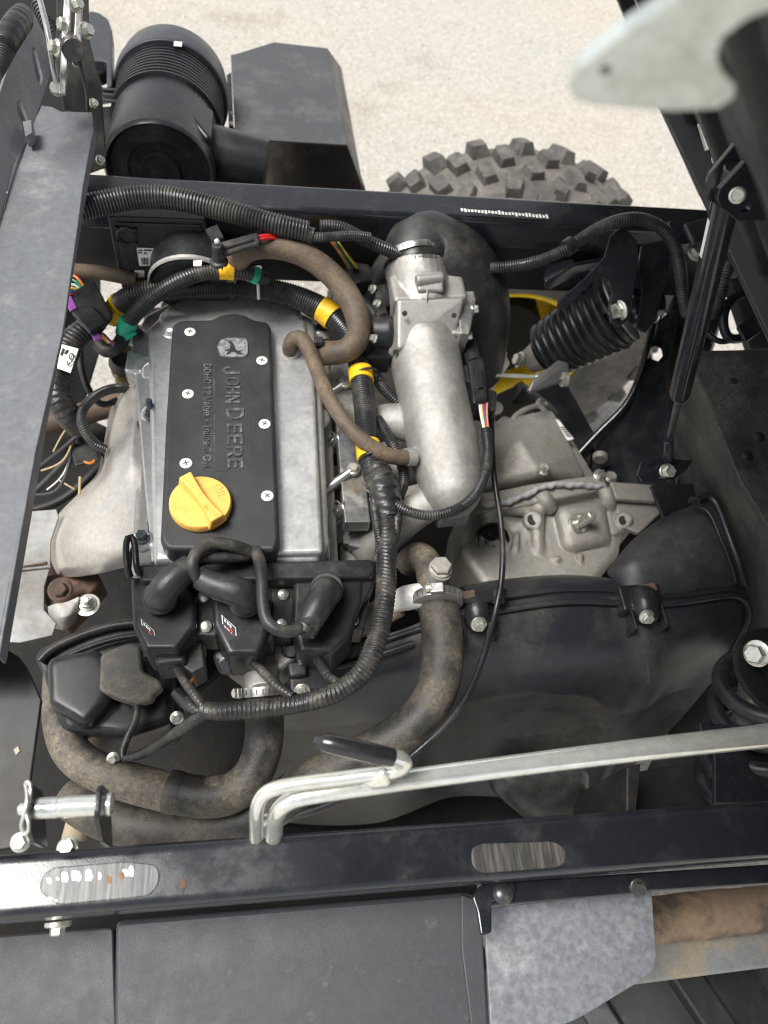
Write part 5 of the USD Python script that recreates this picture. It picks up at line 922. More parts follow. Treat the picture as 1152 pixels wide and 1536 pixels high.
T.part('conduit', corr([(566, 628, .578), (585, 660, .58), (600, 690, .575), (606, 720, .565), (598, 745, .56)], 17, 0.0032, 0.16, 12), CONDUIT, 50)
T.close()
T = Thing('wiring_harness', 'corrugated conduit arching over the far shock tower', 'conduit', 'black corrugated conduits')
T.part('conduit', corr([(735, 402, .66), (790, 396, .675), (845, 376, .70), (885, 350, .72), (925, 332, .735), (965, 330, .74), (1000, 350, .735), (1018, 390, .715), (1024, 440, .69), (1030, 470, .66)], [17, 18, 18, 19, 20, 20, 20, 19, 18, 17], 0.0034, 0.14, 12), CONDUIT, 50)
T.part('clip', hosepx([(848, 374, .703), (858, 366, .706)], 26, 14), BLKC, True)
T.close()

# ================================================================ BROWN BREATHER HOSES
T = Thing('breather_hose', 'brown dusty breather hose making a big loop behind and right of the engine', 'hose')
T.part('hose', hosepx([(326, 436, .585), (350, 400, .645), (376, 374, .688), (410, 371, .69), (450, 380, .687), (488, 404, .675), (520, 440, .66), (537, 482, .645), (534, 512, .628), (512, 528, .615), (484, 528, .598)], [34, 34, 34, 34, 35, 36, 37, 37, 36, 36, 35], 22), BROWNH, True)
T.part('spring_clip', lathe([(px2m(20, P(488, 528, .6)), -0.004), (px2m(20, P(488, 528, .6)), 0.004)], P(488, 528, .600), P(512, 528, .615) - P(480, 528, .596), 28), DARKBOLT, 30)
T.part('clip_ear', rbox(P(478, 512, .622), (0.012, 0.011, 0.009), 0.002), DARKBOLT)
T.part('spout', hosepx([(492, 528, .602), (470, 530, .585), (462, 532, .57)], [28, 28, 28], 18), SILVER, True)
T.close()
T = Thing('breather_hose', 'thin brown hose from the valve cover shoulder across to the intake plenum', 'hose')
T.part('hose_collar', hosepx([(610, 686.5, .598), (622, 686, .596)], 26, 16), CAST, True)
T.part('hose', hosepx([(436, 532, .580), (436, 514, .606), (446, 506, .614), (458, 515, .615), (472, 545, .615), (490, 590, .615), (516, 632, .614), (548, 664, .61), (585, 684, .602), (618, 686, .597)], [22, 22, 23, 23, 23, 23, 23, 24, 24, 23], 16), BROWNH, True)
T.close()

# ================================================================ AIR CLEANER AND GUARD BEYOND THE FAR RAIL
T = Thing('air_cleaner', 'black ribbed canister air cleaner with grey end cap beyond the far rail', 'air cleaner')
A, B = PY(240, 262, 1.00), PY(262, 118, 1.29); ax = nrm(B - A); L = np.linalg.norm(B - A); ra, rb = 0.079, 0.091
T.part('canister', lathe([(ra * 0.86, 0.012), (ra * 0.95, 0.0), (ra, 0.006), (ra * 1.005, L * 0.42), (ra * 0.99, L * 0.44), (ra * 0.99, L * 0.75)], A, ax, 64, cap=False), BLKC, 35)
T.part('end_face', lathe([(0.0, 0.006), (ra * 0.35, 0.004), (ra * 0.38, 0.012), (ra * 0.55, 0.012), (ra * 0.58, 0.006), (ra * 0.88, 0.008)], A, ax, 56), BLK, 35)
for k in range(10): T.part('rib', lathe([(ra * 0.985, -0.0030), (ra * 1.07, -0.0018), (ra * 1.07, 0.0018), (ra * 0.985, 0.0030)], A + ax * L * (0.455 + 0.032 * k), ax, 64, cap=False), BLKC, 30)
T.part('end_cap', lathe([(rb * 0.98, L * 0.755), (rb, L * 0.765), (rb * 1.0, L * 0.86), (rb * 0.97, L * 0.88), (rb * 0.95, L * 0.97), (rb * 0.88, L), (0, L * 1.02)], A, ax, 64), FENDER, 35)
q = PP(267, 66, A + ax * L * 0.8 + Z_ * rb, nrm(Z_ - 0.2 * Y_)); T.part('white_chip', rbox(q, (0.012, 0.013, 0.001), 0.0004), WHITE, 30)
m_ = A + ax * L * 0.28; e = nrm(X_ * 0.93 - Z_ * 0.08 + Y_ * -0.12)
T.part('outlet_pipe', tube([m_ + e * 0.02, m_ + e * 0.09, m_ + e * 0.155], [0.046, 0.043, 0.040], 30), BLKC, 45)
T.part('outlet_gusset', rhull([m_ + e * 0.07 + Z_ * z + ax * y for z in (0.03, 0.05) for y in (-0.04, 0.03)] + [m_ + e * 0.03 + Z_ * 0.07], 0.006), BLKC, 50)
T.part('strap_bracket', patch([[(150, 132, .66), (180, 132, .675), (222, 118, .69)], [(150, 148, .655), (185, 146, .672), (224, 135, .685)], [(148, 158, .64), (190, 152, .66), (222, 150, .675)]], 12, 14, 0.004), BLKC, True)
for y0, y1 in ((133, 119), (141, 128), (150, 140)): T.part('bracket_rib', hosepx([(152, y0, .665), (185, y0 + 1, .68), (220, y1, .692)], 5, 8), BLKC, True)
T.part('mount_plate', plate([(146, 140, .66), (166, 250, .60), (150, 252, .60)], [(146, 122), (152, 160), (190, 158), (172, 190), (164, 252), (148, 252), (146, 200)], 0.004, 0.001), BLKC, 30)
T.close()
T = Thing('muffler_guard', 'angular black sheet guard with bent right side beyond the far rail', 'guard')
T.part('top_sheet', slab([(346, 82), (356, 80), (411, 63), (491, 72), (521, 217), (353, 207)], 0.600, 0.003, 0.001, 0.0), mat('guard_sheet', (0.050, 0.052, 0.056), 0.5, dust=0.35, dustcol=(0.21, 0.19, 0.16), dscale=12), 30)
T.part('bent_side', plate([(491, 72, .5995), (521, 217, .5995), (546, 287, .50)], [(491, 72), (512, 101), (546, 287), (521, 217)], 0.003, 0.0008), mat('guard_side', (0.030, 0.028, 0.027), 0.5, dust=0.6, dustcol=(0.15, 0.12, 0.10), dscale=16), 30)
T.part('inner_wall', plate([(350, 200, .45), (520, 205, .45), (540, 300, .36)], [(320, 190), (520, 195), (560, 320), (320, 320)], 0.004, 0.001), mat('sooty_brown_sheet', (0.022, 0.017, 0.013), 0.55, dust=0.9, dustcol=(0.10, 0.085, 0.065), dscale=9), 30)
T.part('side_strip', slab([(340, 112), (347, 108), (350, 185), (343, 186)], 0.585, 0.05, 0.001), BLKC)
for y in (171, 186): T.part('rivet', lathe([(0.005, 0), (0.003, 0.003), (0, 0.0035)], P(347, y, .602), Z_ - 0.2 * X_, 14), WHITE)
for i in range(14): q = P(497 + random.uniform(0, 14) + i * 1.2, 105 + i * 8, .60 - .004 * i * 0.3); 
T.close()

# ================================================================ CONTROL BOX AND CONNECTORS BEHIND THE ENGINE
T = Thing('control_box', 'black square control box with round cap and barcode label under the far rail', 'control box')
p3 = [(160, 325, PY(160, 325, .845)[2]), (312, 332, PY(312, 332, .845)[2]), (182, 432, PY(182, 432, .84)[2])]; lift = lambda d: [(a, b, c + d) for a, b, c in p3]
T.part('case', plate(p3, [(160, 324), (308, 330), (318, 436), (184, 440)], 0.04, 0.004, 0.004), BLKC, 50)
T.part('raised_panel', plate(lift(.002), [(172, 334), (302, 338), (308, 420), (190, 425)], 0.003, 0.0015, 0.004), BLKC, 50)
q = PY(190, 351, .843); n_ = nrm(np.cross(P(*p3[1]) - P(*p3[0]), P(*p3[2]) - P(*p3[0]))); n_ = n_ if n_[2] > 0 else -n_
cp = T.part('round_cap', lathe([(0.014, -0.002), (0.0135, 0.004), (0.0105, 0.005), (0.010, 0.003), (0, 0.003)], q, n_, 28), BLKC, 35)
for a in (0.7, 2.3, 3.9, 5.4): T.part('cap_tooth', rbox(q + n_ * 0.003 + 0.0155 * (math.cos(a) * frame(n_)[0] + math.sin(a) * frame(n_)[1]), (0.006, 0.006, 0.004), 0.001), BLKC, under=cp)
lb = T.part('label', plate(lift(.0035), [(205, 372), (240, 373), (243, 398), (209, 399)], 0.0006, 0.0001), LABEL, False)
T.part('barcode', join(*[plate(lift(.0042), [(x, 387), (x + w_, 387), (x + w_ + 0.4, 397), (x + 0.4, 397)], 0.0004, 0) for x, w_ in ((212, 1.2), (214.4, .7), (216, 1.6), (218.8, .8), (220.6, 1.2))], *[plate(lift(.0042), [(207, y), (207 + l, y), (207 + l, y + 1.8), (207, y + 1.8)], 0.0004, 0) for y, l in ((375, 7), (378.5, 6))], *[plate(lift(.0042), [(216, y), (216 + l, y), (216 + l, y + 2.2), (216, y + 2.2)], 0.0004, 0) for y, l in ((374.5, 11), (379, 4))]), INK, False, under=lb)
T.part('label', plate(lift(.0035), [(202, 406), (216, 406), (217, 416), (203, 416)], 0.0006, 0.0001), LABEL, False)
T.close()
T = Thing('relay_connector', 'grey black relay connector with red wires under the far conduit', 'connector')
T.part('body', blend([rhull([P(x, y, .716) for x, y in ((322, 370), (384, 353), (386, 366), (332, 384))] + [P(x, y, .698) for x, y in ((322, 370), (384, 353), (386, 366), (332, 384))], 0.003)], 0.004, 1), LEAD)
T.part('body_rib', hosepx([(336, 372, .720), (380, 359, .720)], 7, 8), LEAD, True); T.part('holder_tab', slab([(308, 343), (326, 336), (336, 356), (318, 362)], 0.722, 0.004, 0.001), BLKC)
for i in range(2): T.part('red_wire', hosepx([(384, 356 + 5 * i, .71), (400, 353 + 4 * i, .71), (420, 356 + 3 * i, .70)], 5, 8), WIREM['red'], True)
T.close()
T = Thing('harness_connector', 'small black connector with red and green wires near the air boot', 'connector')
T.part('body', blend([blockpx([(530, 396), (552, 400), (556, 420), (536, 424)], 0.62, 0.58, 0.003)], 0.004, 1), BLKC)
for i, c in enumerate(('red', 'green', 'black', 'yellow')): T.part(c + '_wire', hosepx([(497 + 3 * i, 362, .67), (510 + 3 * i, 380, .66), (524 + 4 * i, 402, .62)], 4, 8), WIREM['orange' if c == 'red' else c], True)
T.part('lower_connector', blockpx([(520, 402), (534, 404), (536, 440), (524, 438)], 0.60, 0.56, 0.003), BLKC)
T.close()
single('sensor_lead', hosepx([(540, 448, .615), (552, 460, .612), (562, 474, .61), (570, 486, .608)], [14, 16, 18, 16], 14, 0.001, ridged(0.003, 0.1)), LEAD, 'short ribbed black lead plugged into the side of the throttle body', 'lead', smooth=50)

# dark clutter low behind the left bulkhead
T = Thing('multi_connector', 'black block connector with coloured wires and purple locks beside the bulkhead', 'connector')
T.part('body', blend([rhull([P(x, y, z) for x, y in ((112, 440), (140, 424), (166, 476), (148, 500), (128, 480)) for z in (.60, .575)], 0.003)], 0.005, 1), BLKC)
T.part('body', rhull([P(x, y, z) for x, y in ((112, 470), (138, 462), (158, 486), (136, 498)) for z in (.612, .60)], 0.003), BLKC, label='ribbed front half')
T.part('purple_lock', rhull([P(x, y, z) for x, y in ((98, 450), (106, 446), (114, 462), (106, 466)) for z in (.606, .60)], 0.0015), WIREM['purple'])
T.part('purple_lock', rhull([P(x, y, z) for x, y in ((138, 500), (146, 498), (151, 508), (143, 511)) for z in (.606, .60)], 0.0015), WIREM['purple'])
for i, c in enumerate(('purple', 'red', 'blue', 'yellow', 'white', 'green', 'orange')):
    T.part(c + '_wire', hosepx([(88 + i * 2, 470 - 9 * i, .60), (100 + 2 * i, 450 - 6 * i, .605), (112 + 2.5 * i, 444 - 2 * i, .597)], 4, 7), WIREM[c], True)
for i, c in enumerate(('orange', 'yellow', 'purple')): T.part(c + '_wire', hosepx([(148 + 3 * i, 500, .59), (158 + 3 * i, 510, .585), (170, 512 + 3 * i, .57)], 4, 7), WIREM[c], True)
T.close()
T = Thing('wiring_harness', 'fat taped black loom bending down beside the bulkhead with a white tag', 'conduit', 'black corrugated conduits')
T.part('loom', hosepx([(150, 480, .56), (115, 505, .555), (92, 545, .55), (86, 590, .54), (100, 620, .52), (118, 640, .49)], [30, 36, 40, 40, 38, 34], 18, 0.001, wrapped(0.006, 0.1)), TAPED, True)
tg = [(92, 515, .575), (118, 524, .572), (104, 558, .572)]
t = T.part('tag', plate(tg, [(80, 512), (89, 515), (118, 523), (106, 559), (80, 550)], 0.001, 0.0003), LABEL, False)
T.part('tag_print', join(*[plate([(a, b, c + .0012) for a, b, c in tg], [(x, y), (x + 3, y + 1), (x - 1, y + 13 - k), (x - 4, y + 12 - k)], 0.0003, 0) for x, y, k in ((88, 520, 3), (94, 522, 2), (100, 524, 6))]), INK, False, under=t)
T.part('tag_loops', tube([P(x, y, .5755) for x, y in ((107, 530), (111, 534), (108, 540), (104, 536), (107, 530), (110, 532), (106, 544), (101, 547), (102, 541))], 0.0007, 6, 0.001), INK, True, under=t)
T.close()
T = Thing('wiring_harness', 'slim black corrugated loop standing left of the heat shield', 'conduit', 'black corrugated conduits')
T.part('conduit', corr([(190, 582, .50), (165, 584, .515), (138, 598, .525), (122, 622, .525), (128, 648, .52), (142, 665, .51), (158, 674, .50)], 15, 0.0030, 0.15, 12), CONDUIT, 50)
T.close()
T = Thing('wiring_harness', 'smooth black sleeve curling under the green tape', 'conduit', 'black corrugated conduits')
T.part('sleeve', hosepx([(188, 490, .565), (180, 515, .55), (162, 526, .545), (148, 515, .545)], 22, 14), RUBBER, True)
T.part('strand', hosepx([(120, 520, .52), (124, 560, .50), (150, 605, .48), (175, 600, .47)], 10, 10), RUBBER, True)
T.close()
single('fuel_line', hosepx([(40, 400, .60), (105, 405, .605), (150, 409, .605), (205, 420, .60)], 21, 14, 0.005, lumpy(0.02, 60)), BROWNH, 'tan dusty fuel line running from the bulkhead to the engine back', 'hose', smooth=True)
T = Thing('thermostat_housing', 'dull brass and cast fitting at the back left corner of the engine', 'fitting')
T.part('body', blend([cyl(P(188, 555, .45), P(196, 530, .52), px2m(22, P(190, 540, .5)), 20), cyl(P(195, 590, .40), P(190, 560, .47), px2m(18, P(190, 560, .47)), 20)], 0.005, 2), mat('tarnished_brass', (0.22, 0.17, 0.085), 0.5, metal=0.6, dust=0.6, dustcol=(0.20, 0.16, 0.11), dscale=20))
T.part('black_collar', cyl(P(190, 548, .50), P(193, 535, .52), px2m(26, P(190, 540, .5)), 20), BLKC)
T.close()
T = Thing('loose_wires', 'bundle of thin black and tan wires hanging below the bulkhead', 'wires')
for i, (c, w_, pts) in enumerate((('black', 7, [(60, 700, .45), (100, 668, .48), (130, 650, .49), (160, 690, .45)]), ('black', 9, [(40, 750, .42), (90, 700, .45), (120, 660, .47), (118, 640, .48)]), ('black', 5, [(50, 742, .45), (85, 735, .46), (105, 690, .47), (112, 650, .48)]), ('tan', 3, [(62, 706, .46), (95, 690, .475), (110, 660, .48), (128, 630, .485)]), ('tan', 3, [(80, 678, .47), (92, 655, .48), (102, 640, .485)]), ('black', 12, [(50, 765, .36), (100, 745, .36), (150, 700, .36), (170, 690, .34)]), ('white', 2.5, [(70, 735, .455), (92, 715, .46), (104, 690, .465)]), ('tan', 3, [(88, 720, .44), (112, 734, .44)]), ('tan', 4, [(119, 742, .45), (120, 715, .46)]))):
    T.part(c + '_wire', hosepx(pts, w_, 8), WIREM[c], True)
T.part('plug', rhull([P(x, y, z) for x, y in ((108, 670), (140, 664), (146, 690), (116, 698)) for z in (.47, .45)], 0.004), BLKC)
T.part('orange_wire', hosepx([(125, 692, .472), (136, 695, .474), (142, 690, .472)], 4, 8), WIREM['orange'], True)
T.close()
T = Thing('cradle_plate', 'black engine cradle plates down in the gloom left of the engine', 'frame')
T.part('inner_plate', slab([(40, 400), (150, 395), (150, 520), (120, 620), (160, 640), (170, 760), (40, 780), (0, 700)], 0.30, 0.006, 0.002), DARK)
T.part('cross_tube', hosepx([(60, 640, .36), (120, 622, .36), (200, 600, .36)], 34, 16), mat('dusty_brown_tube', (0.09, 0.06, 0.04), 0.7, dust=0.7, dustcol=(0.18, 0.12, 0.08)), True)
T.part('cross_plate', slab([(40, 770), (150, 740), (160, 780), (40, 830)], 0.33, 0.006, 0.002), DARK)
T.close()
T = Thing('sensor_plug', 'small black plug with an orange wire between the first two coils', 'connector')
T.part('body', blockpx([(276, 968), (300, 966), (304, 1000), (290, 1008), (278, 1000)], 0.535, 0.49, 0.003), BLKC); T.part('neck', blockpx([(276, 955), (300, 950), (302, 968), (278, 970)], 0.525, 0.49, 0.004), mat('amber_plastic', (0.20, 0.17, 0.11), 0.4))
T.part('orange_wire', hosepx([(296, 1006, .52), (288, 1020, .515), (282, 1030, .51)], 4, 8), WIREM['orange'], True)
T.part('loom', hosepx([(266, 1040, .515), (285, 1058, .53), (312, 1074, .535)], 20, 12, 0.001, wrapped(0.005, 0.1)), TAPED, True)
T.close()
T = Thing('mount_bracket', 'small black mounting block with zinc bolt beside the hose clamp under the coils', 'bracket')
T.part('block', blend([blockpx([(438, 1010), (462, 1005), (490, 1010), (488, 1030), (440, 1036)], 0.515, 0.46, 0.005), blockpx([(436, 998), (456, 996), (456, 1010), (438, 1012)], 0.525, 0.50, 0.003)], 0.005, 1), BLKC)
T.part('hex_bolt', hexbolt(P(453, 1037, .515), Z_ - 0.8 * Y_, 0.012, 0.008), BOLT, 30); T.part('stud', cyl(P(452, 996, .525), P(451, 988, .535), 0.003, 10), STEEL)
T.close()
for i, (x, y, z, lab) in enumerate(((265, 1077, .50, 'small zinc bolt on the black cover behind the taped loom'), (170, 1138, .46, 'bright zinc bolt above the U shaped hose at lower left'), (88, 1265, .71, None))):
    if lab: single('bolt', join(lathe([(0.0075, -0.003), (0.0075, 0), (0.006, 0.001)], P(x, y, z), Z_ - 0.6 * Y_, 20), hexbolt(P(x, y, z), Z_ - 0.6 * Y_, 0.008, 0.006)), BOLT, lab, 'bolt', smooth=30)

# ================================================================ FAR SHOCK ABSORBER AND TOWER
def helix(c0, c1, r0, r1, turns, n=22, ph=0.0):
    a = nrm(c1 - c0); u, v, _ = frame(a); t = np.linspace(0, 1, int(turns * n))
    return [c0 + (c1 - c0) * x + (r0 + (r1 - r0) * x) * (math.cos(2 * math.pi * turns * x + ph) * u + math.sin(2 * math.pi * turns * x + ph) * v) for x in t]
T = Thing('shock_absorber', 'far coil-over shock with glossy black spring in front of the yellow rim', 'shock absorber')
E0, E1 = P(792, 543, .46), P(948, 452, .60); ax = nrm(E1 - E0)
s0, s1 = P(818, 528, .485), P(925, 466, .585)
T.part('coil_spring', tube(helix(s0, s1, px2m(36, s0), px2m(53, s1), 9.6, 24), px2m(7.5, s1), 12, 0.0035), BLKC, True)
T.part('damper_body', cyl(s0 - ax * 0.01, s1, px2m(27, s1), 28), DARK)
T.part('dust_tube', tube([E0, s0], [px2m(18, E0), px2m(26, s0)], 22), CASTD, True)
T.part('spring_seat', lathe([(px2m(50, s1), 0.004), (px2m(54, s1), 0.006), (px2m(54, s1), 0.009), (px2m(42, s1), 0.012)], s1, ax, 44), STEEL, 35)
T.part('seat_ring', lathe([(px2m(54, s1), -0.006), (px2m(58, s1), -0.002), (px2m(54, s1), 0.003)], s1, ax, 44), BLKC, 35)
T.part('upper_eye', cyl(P(935, 462, .60), P(985, 455, .60), px2m(26, P(960, 458, .6)), 28, 0.004), PAINT)
T.part('upper_bolt', hexbolt(P(928, 466, .646), P(920, 468, .620) - P(985, 455, .60), 0.020, 0.012, 0.015), BOLT, 30)
T.part('lock_nut', nutstud(P(980, 470, .595), P(985, 455, .60) - P(920, 462, .60), 0.019, 0.014, 0.006, 0.02), BOLT, 30)
T.part('lower_bolt', hexbolt(P(780, 540, .47), -X_ + 0.3 * Z_, 0.018, 0.010), BOLT, 30)
T.close()
T = Thing('shock_tower', 'pair of black steel tower plates holding the top of the far shock', 'bracket')
T.part('front_plate', plate([(912, 362, .705), (958, 372, .705), (920, 488, .635)], [(906, 385), (915, 355), (928, 343), (942, 345), (955, 360), (959, 385), (950, 440), (944, 480), (930, 490), (916, 484), (913, 460), (918, 440), (913, 422), (903, 417), (892, 420), (846, 466), (836, 460), (838, 450), (880, 415)], 0.007, 0.0015), PAINT, 30)
T.part('rear_plate', plate([(965, 360, .675), (1000, 372, .675), (960, 490, .605)], [(960, 372), (970, 350), (985, 345), (1000, 356), (1006, 380), (1000, 420), (984, 480), (968, 500), (955, 492), (962, 440), (956, 400)], 0.007, 0.0015), PAINT, 30)
T.part('brace', rhull([P(x, y, z) for x, y, z in ((820, 422, .63), (860, 398, .65), (905, 390, .65), (905, 412, .62), (850, 425, .62), (822, 432, .62))], 0.004), PAINT)
T.part('brace', rhull([P(x, y, z) for x, y, z in ((820, 400, .62), (858, 392, .65), (858, 398, .65), (818, 418, .62))], 0.003), PAINT)
T.close()
T = Thing('frame_arch', 'black curved frame plate with oval hole framing the yellow rim on the right', 'frame plate')
p3 = [(1000, 340, .60), (1050, 480, .57), (890, 690, .36)]
T.part('arch_plate', plate(p3, [(1000, 325), (1050, 322), (1080, 480), (1030, 640), (1010, 760), (870, 745), (860, 690), (877, 668), (904, 640), (935, 609), (955, 570), (971, 515), (980, 470), (988, 400)], 0.008, 0.002, 0.0, holes=[[(975, 524), (984, 518), (992, 524), (994, 534), (987, 542), (977, 538)]]), PAINT, 30)
T.part('arch_flange', hosepx([(862, 688, .372), (880, 668, .388), (906, 641, .412), (937, 609, .44), (957, 570, .468), (973, 515, .51), (984, 460, .545)], 11, 8), PAINT, True)
T.part('lower_gusset', slab([(880, 690), (1010, 640), (1040, 760), (1000, 800), (890, 760)], 0.30, 0.006, 0.002), DARK)
T.part('bush', cyl(P(900, 690, .40), P(900, 682, .40), 0.012, 20), CASTD)
T.close()
single('inner_fender_wall', plate([(1005, 330, .60), (1080, 330, .60), (1035, 640, .50)], [(1008, 328), (1068, 322), (1046, 430), (1022, 560), (1010, 640), (1000, 560), (1025, 450)], 0.006, 0.001), DARK, 'sooty black wall behind the gas strut', 'frame plate')
T = Thing('gearshift_link', 'thin bright link rod with a zinc clevis end beside the far shock', 'link rod')
T.part('rod', hosepx([(726, 562, .49), (838, 567, .50)], 6, 10), ZINC, True)
T.part('clevis', tube([P(805, 566, .50), P(848, 569, .502)], 0.0085, 6), BOLT, 30); T.part('clevis_end', lathe([(0.012, -0.004), (0.012, 0.004)], P(846, 569, .503), X_, 16), BOLT)
T.part('joint', rhull([P(838, 545, .515), P(848, 548, .515), P(850, 566, .505), P(800, 575, .50), P(795, 586, .495)], 0.005), mat('dark_zinc', (0.16, 0.16, 0.155), 0.4, metal=0.6))
T.close()

# ================================================================ GAS STRUT
T = Thing('gas_strut', 'slim black gas strut standing at the right between frame and raised bed', 'gas strut')
S1, S0, S2 = PY(1090, 296, 0.53), PY(1019, 594, 0.53), PY(1003, 664, 0.53)
T.part('cylinder', lathe([(0.0085, -0.002), (0.0105, 0.0), (0.0118, 0.006), (0.0118, np.linalg.norm(S1 - S0))], S0, S1 - S0, 28), PAINT, 35)
T.part('rod', cyl(S2, S0, 0.0042, 16), DARKBOLT)
st = S0 + (S1 - S0) * 0.78; d = nrm(S1 - S0); sd = nrm(np.cross(d, CAM - st)); sd = sd if sd[0] < 0 else -sd; o_ = nrm(sd * 0.85 + nrm(np.cross(sd, d)) * (0.5 if np.cross(sd, d) @ (CAM - st) > 0 else -0.5))
T.part('sticker', rbox(st + o_ * 0.0116 + d * 0.02, (0.042, 0.0045, 0.001), 0.0004, d, np.cross(o_, d)), LABEL, False)
T.part('end_fitting', cyl(S1, S1 + d * 0.03, 0.008, 18), PAINT)
T.close()
T = Thing('strut_clevis', 'pair of black drilled clevis plates at the top of the gas strut', 'bracket')
cz = S1[2] + 0.03
T.part('rear_plate', plate([(1062, 285, cz - .03), (1100, 215, cz + .01), (1128, 240, cz)], [(1062, 300), (1058, 280), (1064, 262), (1102, 216), (1112, 210), (1120, 216), (1128, 245), (1126, 300), (1075, 312)], 0.005, 0.0012, 0.0, holes=[[(1080, 266), (1088, 260), (1094, 262), (1090, 276), (1083, 282), (1079, 278)]]), PAINT, 30)
T.part('front_plate', plate([(1080, 300, cz - .01), (1125, 240, cz + .02), (1150, 260, cz + .01)], [(1080, 312), (1075, 298), (1080, 284), (1118, 243), (1128, 238), (1136, 243), (1152, 300), (1180, 330), (1106, 332)], 0.005, 0.0012, 0.0, holes=[[(1112, 312), (1122, 306), (1128, 308), (1124, 316), (1115, 319)]]), PAINT, 30)
T.part('pivot_bolt', lathe([(0.0062, -0.002), (0.006, 0.002), (0.0045, 0.003), (0.004, 0.0022), (0.0, 0.0022)], P(1106, 293, cz + .012), CAM - P(1106, 293, cz), 24), BOLT, 35)
T.close()
T = Thing('bed_spring_bracket', 'short fluted zinc bracket under the raised bed above the clevis plates', 'bracket')
T.part('body', blend([tube([P(1052 + 9 * i, 183 - 5 * i, .92), P(1064 + 9 * i, 224 - 4 * i, .90)], px2m(6.5, P(1060, 200, .9)), 12) for i in range(4)], 0.003, 2), ZINC, 50)
T.part('stud', lathe([(0.006, 0), (0.006, 0.004), (0.003, 0.006)], P(1074, 240, .90), Z_ - 0.5 * Y_, 14), BOLT)
T.close()
T = Thing('hinge_block', 'grey hinge block with zinc bolt beside the gas strut', 'hinge')
T.part('block', rhull([P(x, y, z) for x, y in ((1030, 340), (1058, 332), (1062, 352), (1040, 362)) for z in (.75, .72)], 0.004), FENDER)
T.part('hinge_bolt', hexbolt(P(1048, 376, .70), Z_ - 0.6 * Y_ - 0.3 * X_, 0.020, 0.012), BOLT, 30)
T.part('black_block', rhull([P(x, y, z) for x, y in ((1004, 336), (1030, 334), (1038, 362), (1012, 366)) for z in (.72, .68)], 0.003), PAINT)
T.close()
T = Thing('lower_strut_bracket', 'black drilled brackets with a zinc bolt at the foot of the gas strut', 'bracket')
T.part('upper_plate', slab([(962, 692), (985, 686), (1040, 690), (1032, 702), (1010, 718), (962, 722), (956, 712)], 0.62, 0.005, 0.0015, 0.0, holes=[[(972, 698), (984, 695), (988, 702), (976, 706)]]), PAINT, 30)
T.part('lower_plate', slab([(976, 728), (1040, 724), (1052, 790), (1000, 790), (985, 750)], 0.50, 0.005, 0.0015), PAINT, 30)
T.part('zinc_bolt', hexbolt(P(1001, 708, .621), Z_ - 0.5 * Y_, 0.014, 0.009), BOLT, 30); T.part('zinc_bolt', hexbolt(P(1040, 752, .501), Z_ - 0.5 * Y_, 0.010, 0.006), DARKBOLT, 30)
T.part('strut_foot', cyl(P(1003, 690, .625), P(1003, 660, .66), 0.006, 16), PAINT)
T.close()
T = Thing('rear_fender_post', 'grey plastic fender post with a bright gap beside it, right of the strut', 'fender')
T.part('post', plate([(1095, 418, .66), (1160, 405, .68), (1130, 525, .60)], [(1092, 420), (1160, 400), (1300, 395), (1300, 522), (1128, 526)], 0.03, 0.004), FENDER, 35)
T.part('upper_panel', plate([(1050, 345, .72), (1160, 320, .74), (1160, 410, .68)], [(1056, 335), (1300, 300), (1300, 420), (1160, 408), (1085, 408), (1062, 380)], 0.01, 0.003), FENDER, 35)
T.close()
T = Thing('wiring_harness', 'corrugated conduit and black cable looping right of the gas strut', 'conduit', 'black corrugated conduits')
T.part('conduit', corr([(1160, 420, .74), (1140, 402, .745), (1115, 390, .745), (1096, 396, .74), (1086, 420, .73), (1076, 455, .70), (1068, 475, .68)], 19, 0.0032, 0.15, 12), CONDUIT, 50)
T.part('clip', hosepx([(1102, 384, .752), (1112, 398, .75)], 22, 12), BLKC, True)
T.part('cable', hosepx([(1115, 440, .70), (1095, 452, .695), (1085, 480, .685), (1092, 505, .675), (1110, 508, .67)], 14, 12), BLKC, True)
T.part('connector', rhull([P(x, y, z) for x, y in ((1108, 492), (1126, 480), (1138, 496), (1118, 510)) for z in (.69, .675)], 0.003), BLKC)
T.part('cable', hosepx([(1062, 500, .66), (1080, 512, .66), (1104, 508, .668)], 9, 10), BLKC, True)
T.close()

# ================================================================ NEAR SHOCK AT THE RIGHT EDGE
T = Thing('shock_absorber', 'near coil-over shock with a big zinc bolt at the right edge behind the zinc rod', 'shock absorber')
a, b = P(1162, 1012, .60), P(1122, 1175, .40)
T.part('coil_spring', tube(helix(a, b, px2m(72, a), px2m(66, b), 4.6, 28, 1.0), px2m(12.5, a), 14, 0.004), BLKC, True)
T.part('damper_body', cyl(a, b, 0.034, 28), STEEL); T.part('spring_seat', lathe([(0.050, 0), (0.053, 0.003), (0.050, 0.008), (0.03, 0.01)], a + Z_ * 0.005, Z_, 36), DARK)
T.part('upper_eye', cyl(P(1150, 990, .63), P(1200, 985, .63), 0.020, 26, 0.003), PAINT)
T.part('upper_bolt', hexbolt(P(1136, 980, .645), -X_ + 0.6 * Z_ - 0.3 * Y_, 0.0185, 0.012, 0.0145), BOLT, 30)
T.close()
T = Thing('shock_mount', 'glossy black folded mount plate under the zinc rod at the right edge', 'bracket')
T.part('front_plate', slab([(1072, 1118), (1180, 1105), (1180, 1205), (1072, 1205)], 0.52, 0.006, 0.002), PAINT); T.part('top_lip', slab([(1050, 1084), (1180, 1090), (1180, 1108), (1052, 1100)], 0.555, 0.008, 0.002), PAINT)
T.part('web', slab([(940, 1160), (1060, 1140), (1074, 1215), (950, 1225)], 0.30, 0.006, 0.002), DARK)
T.close()
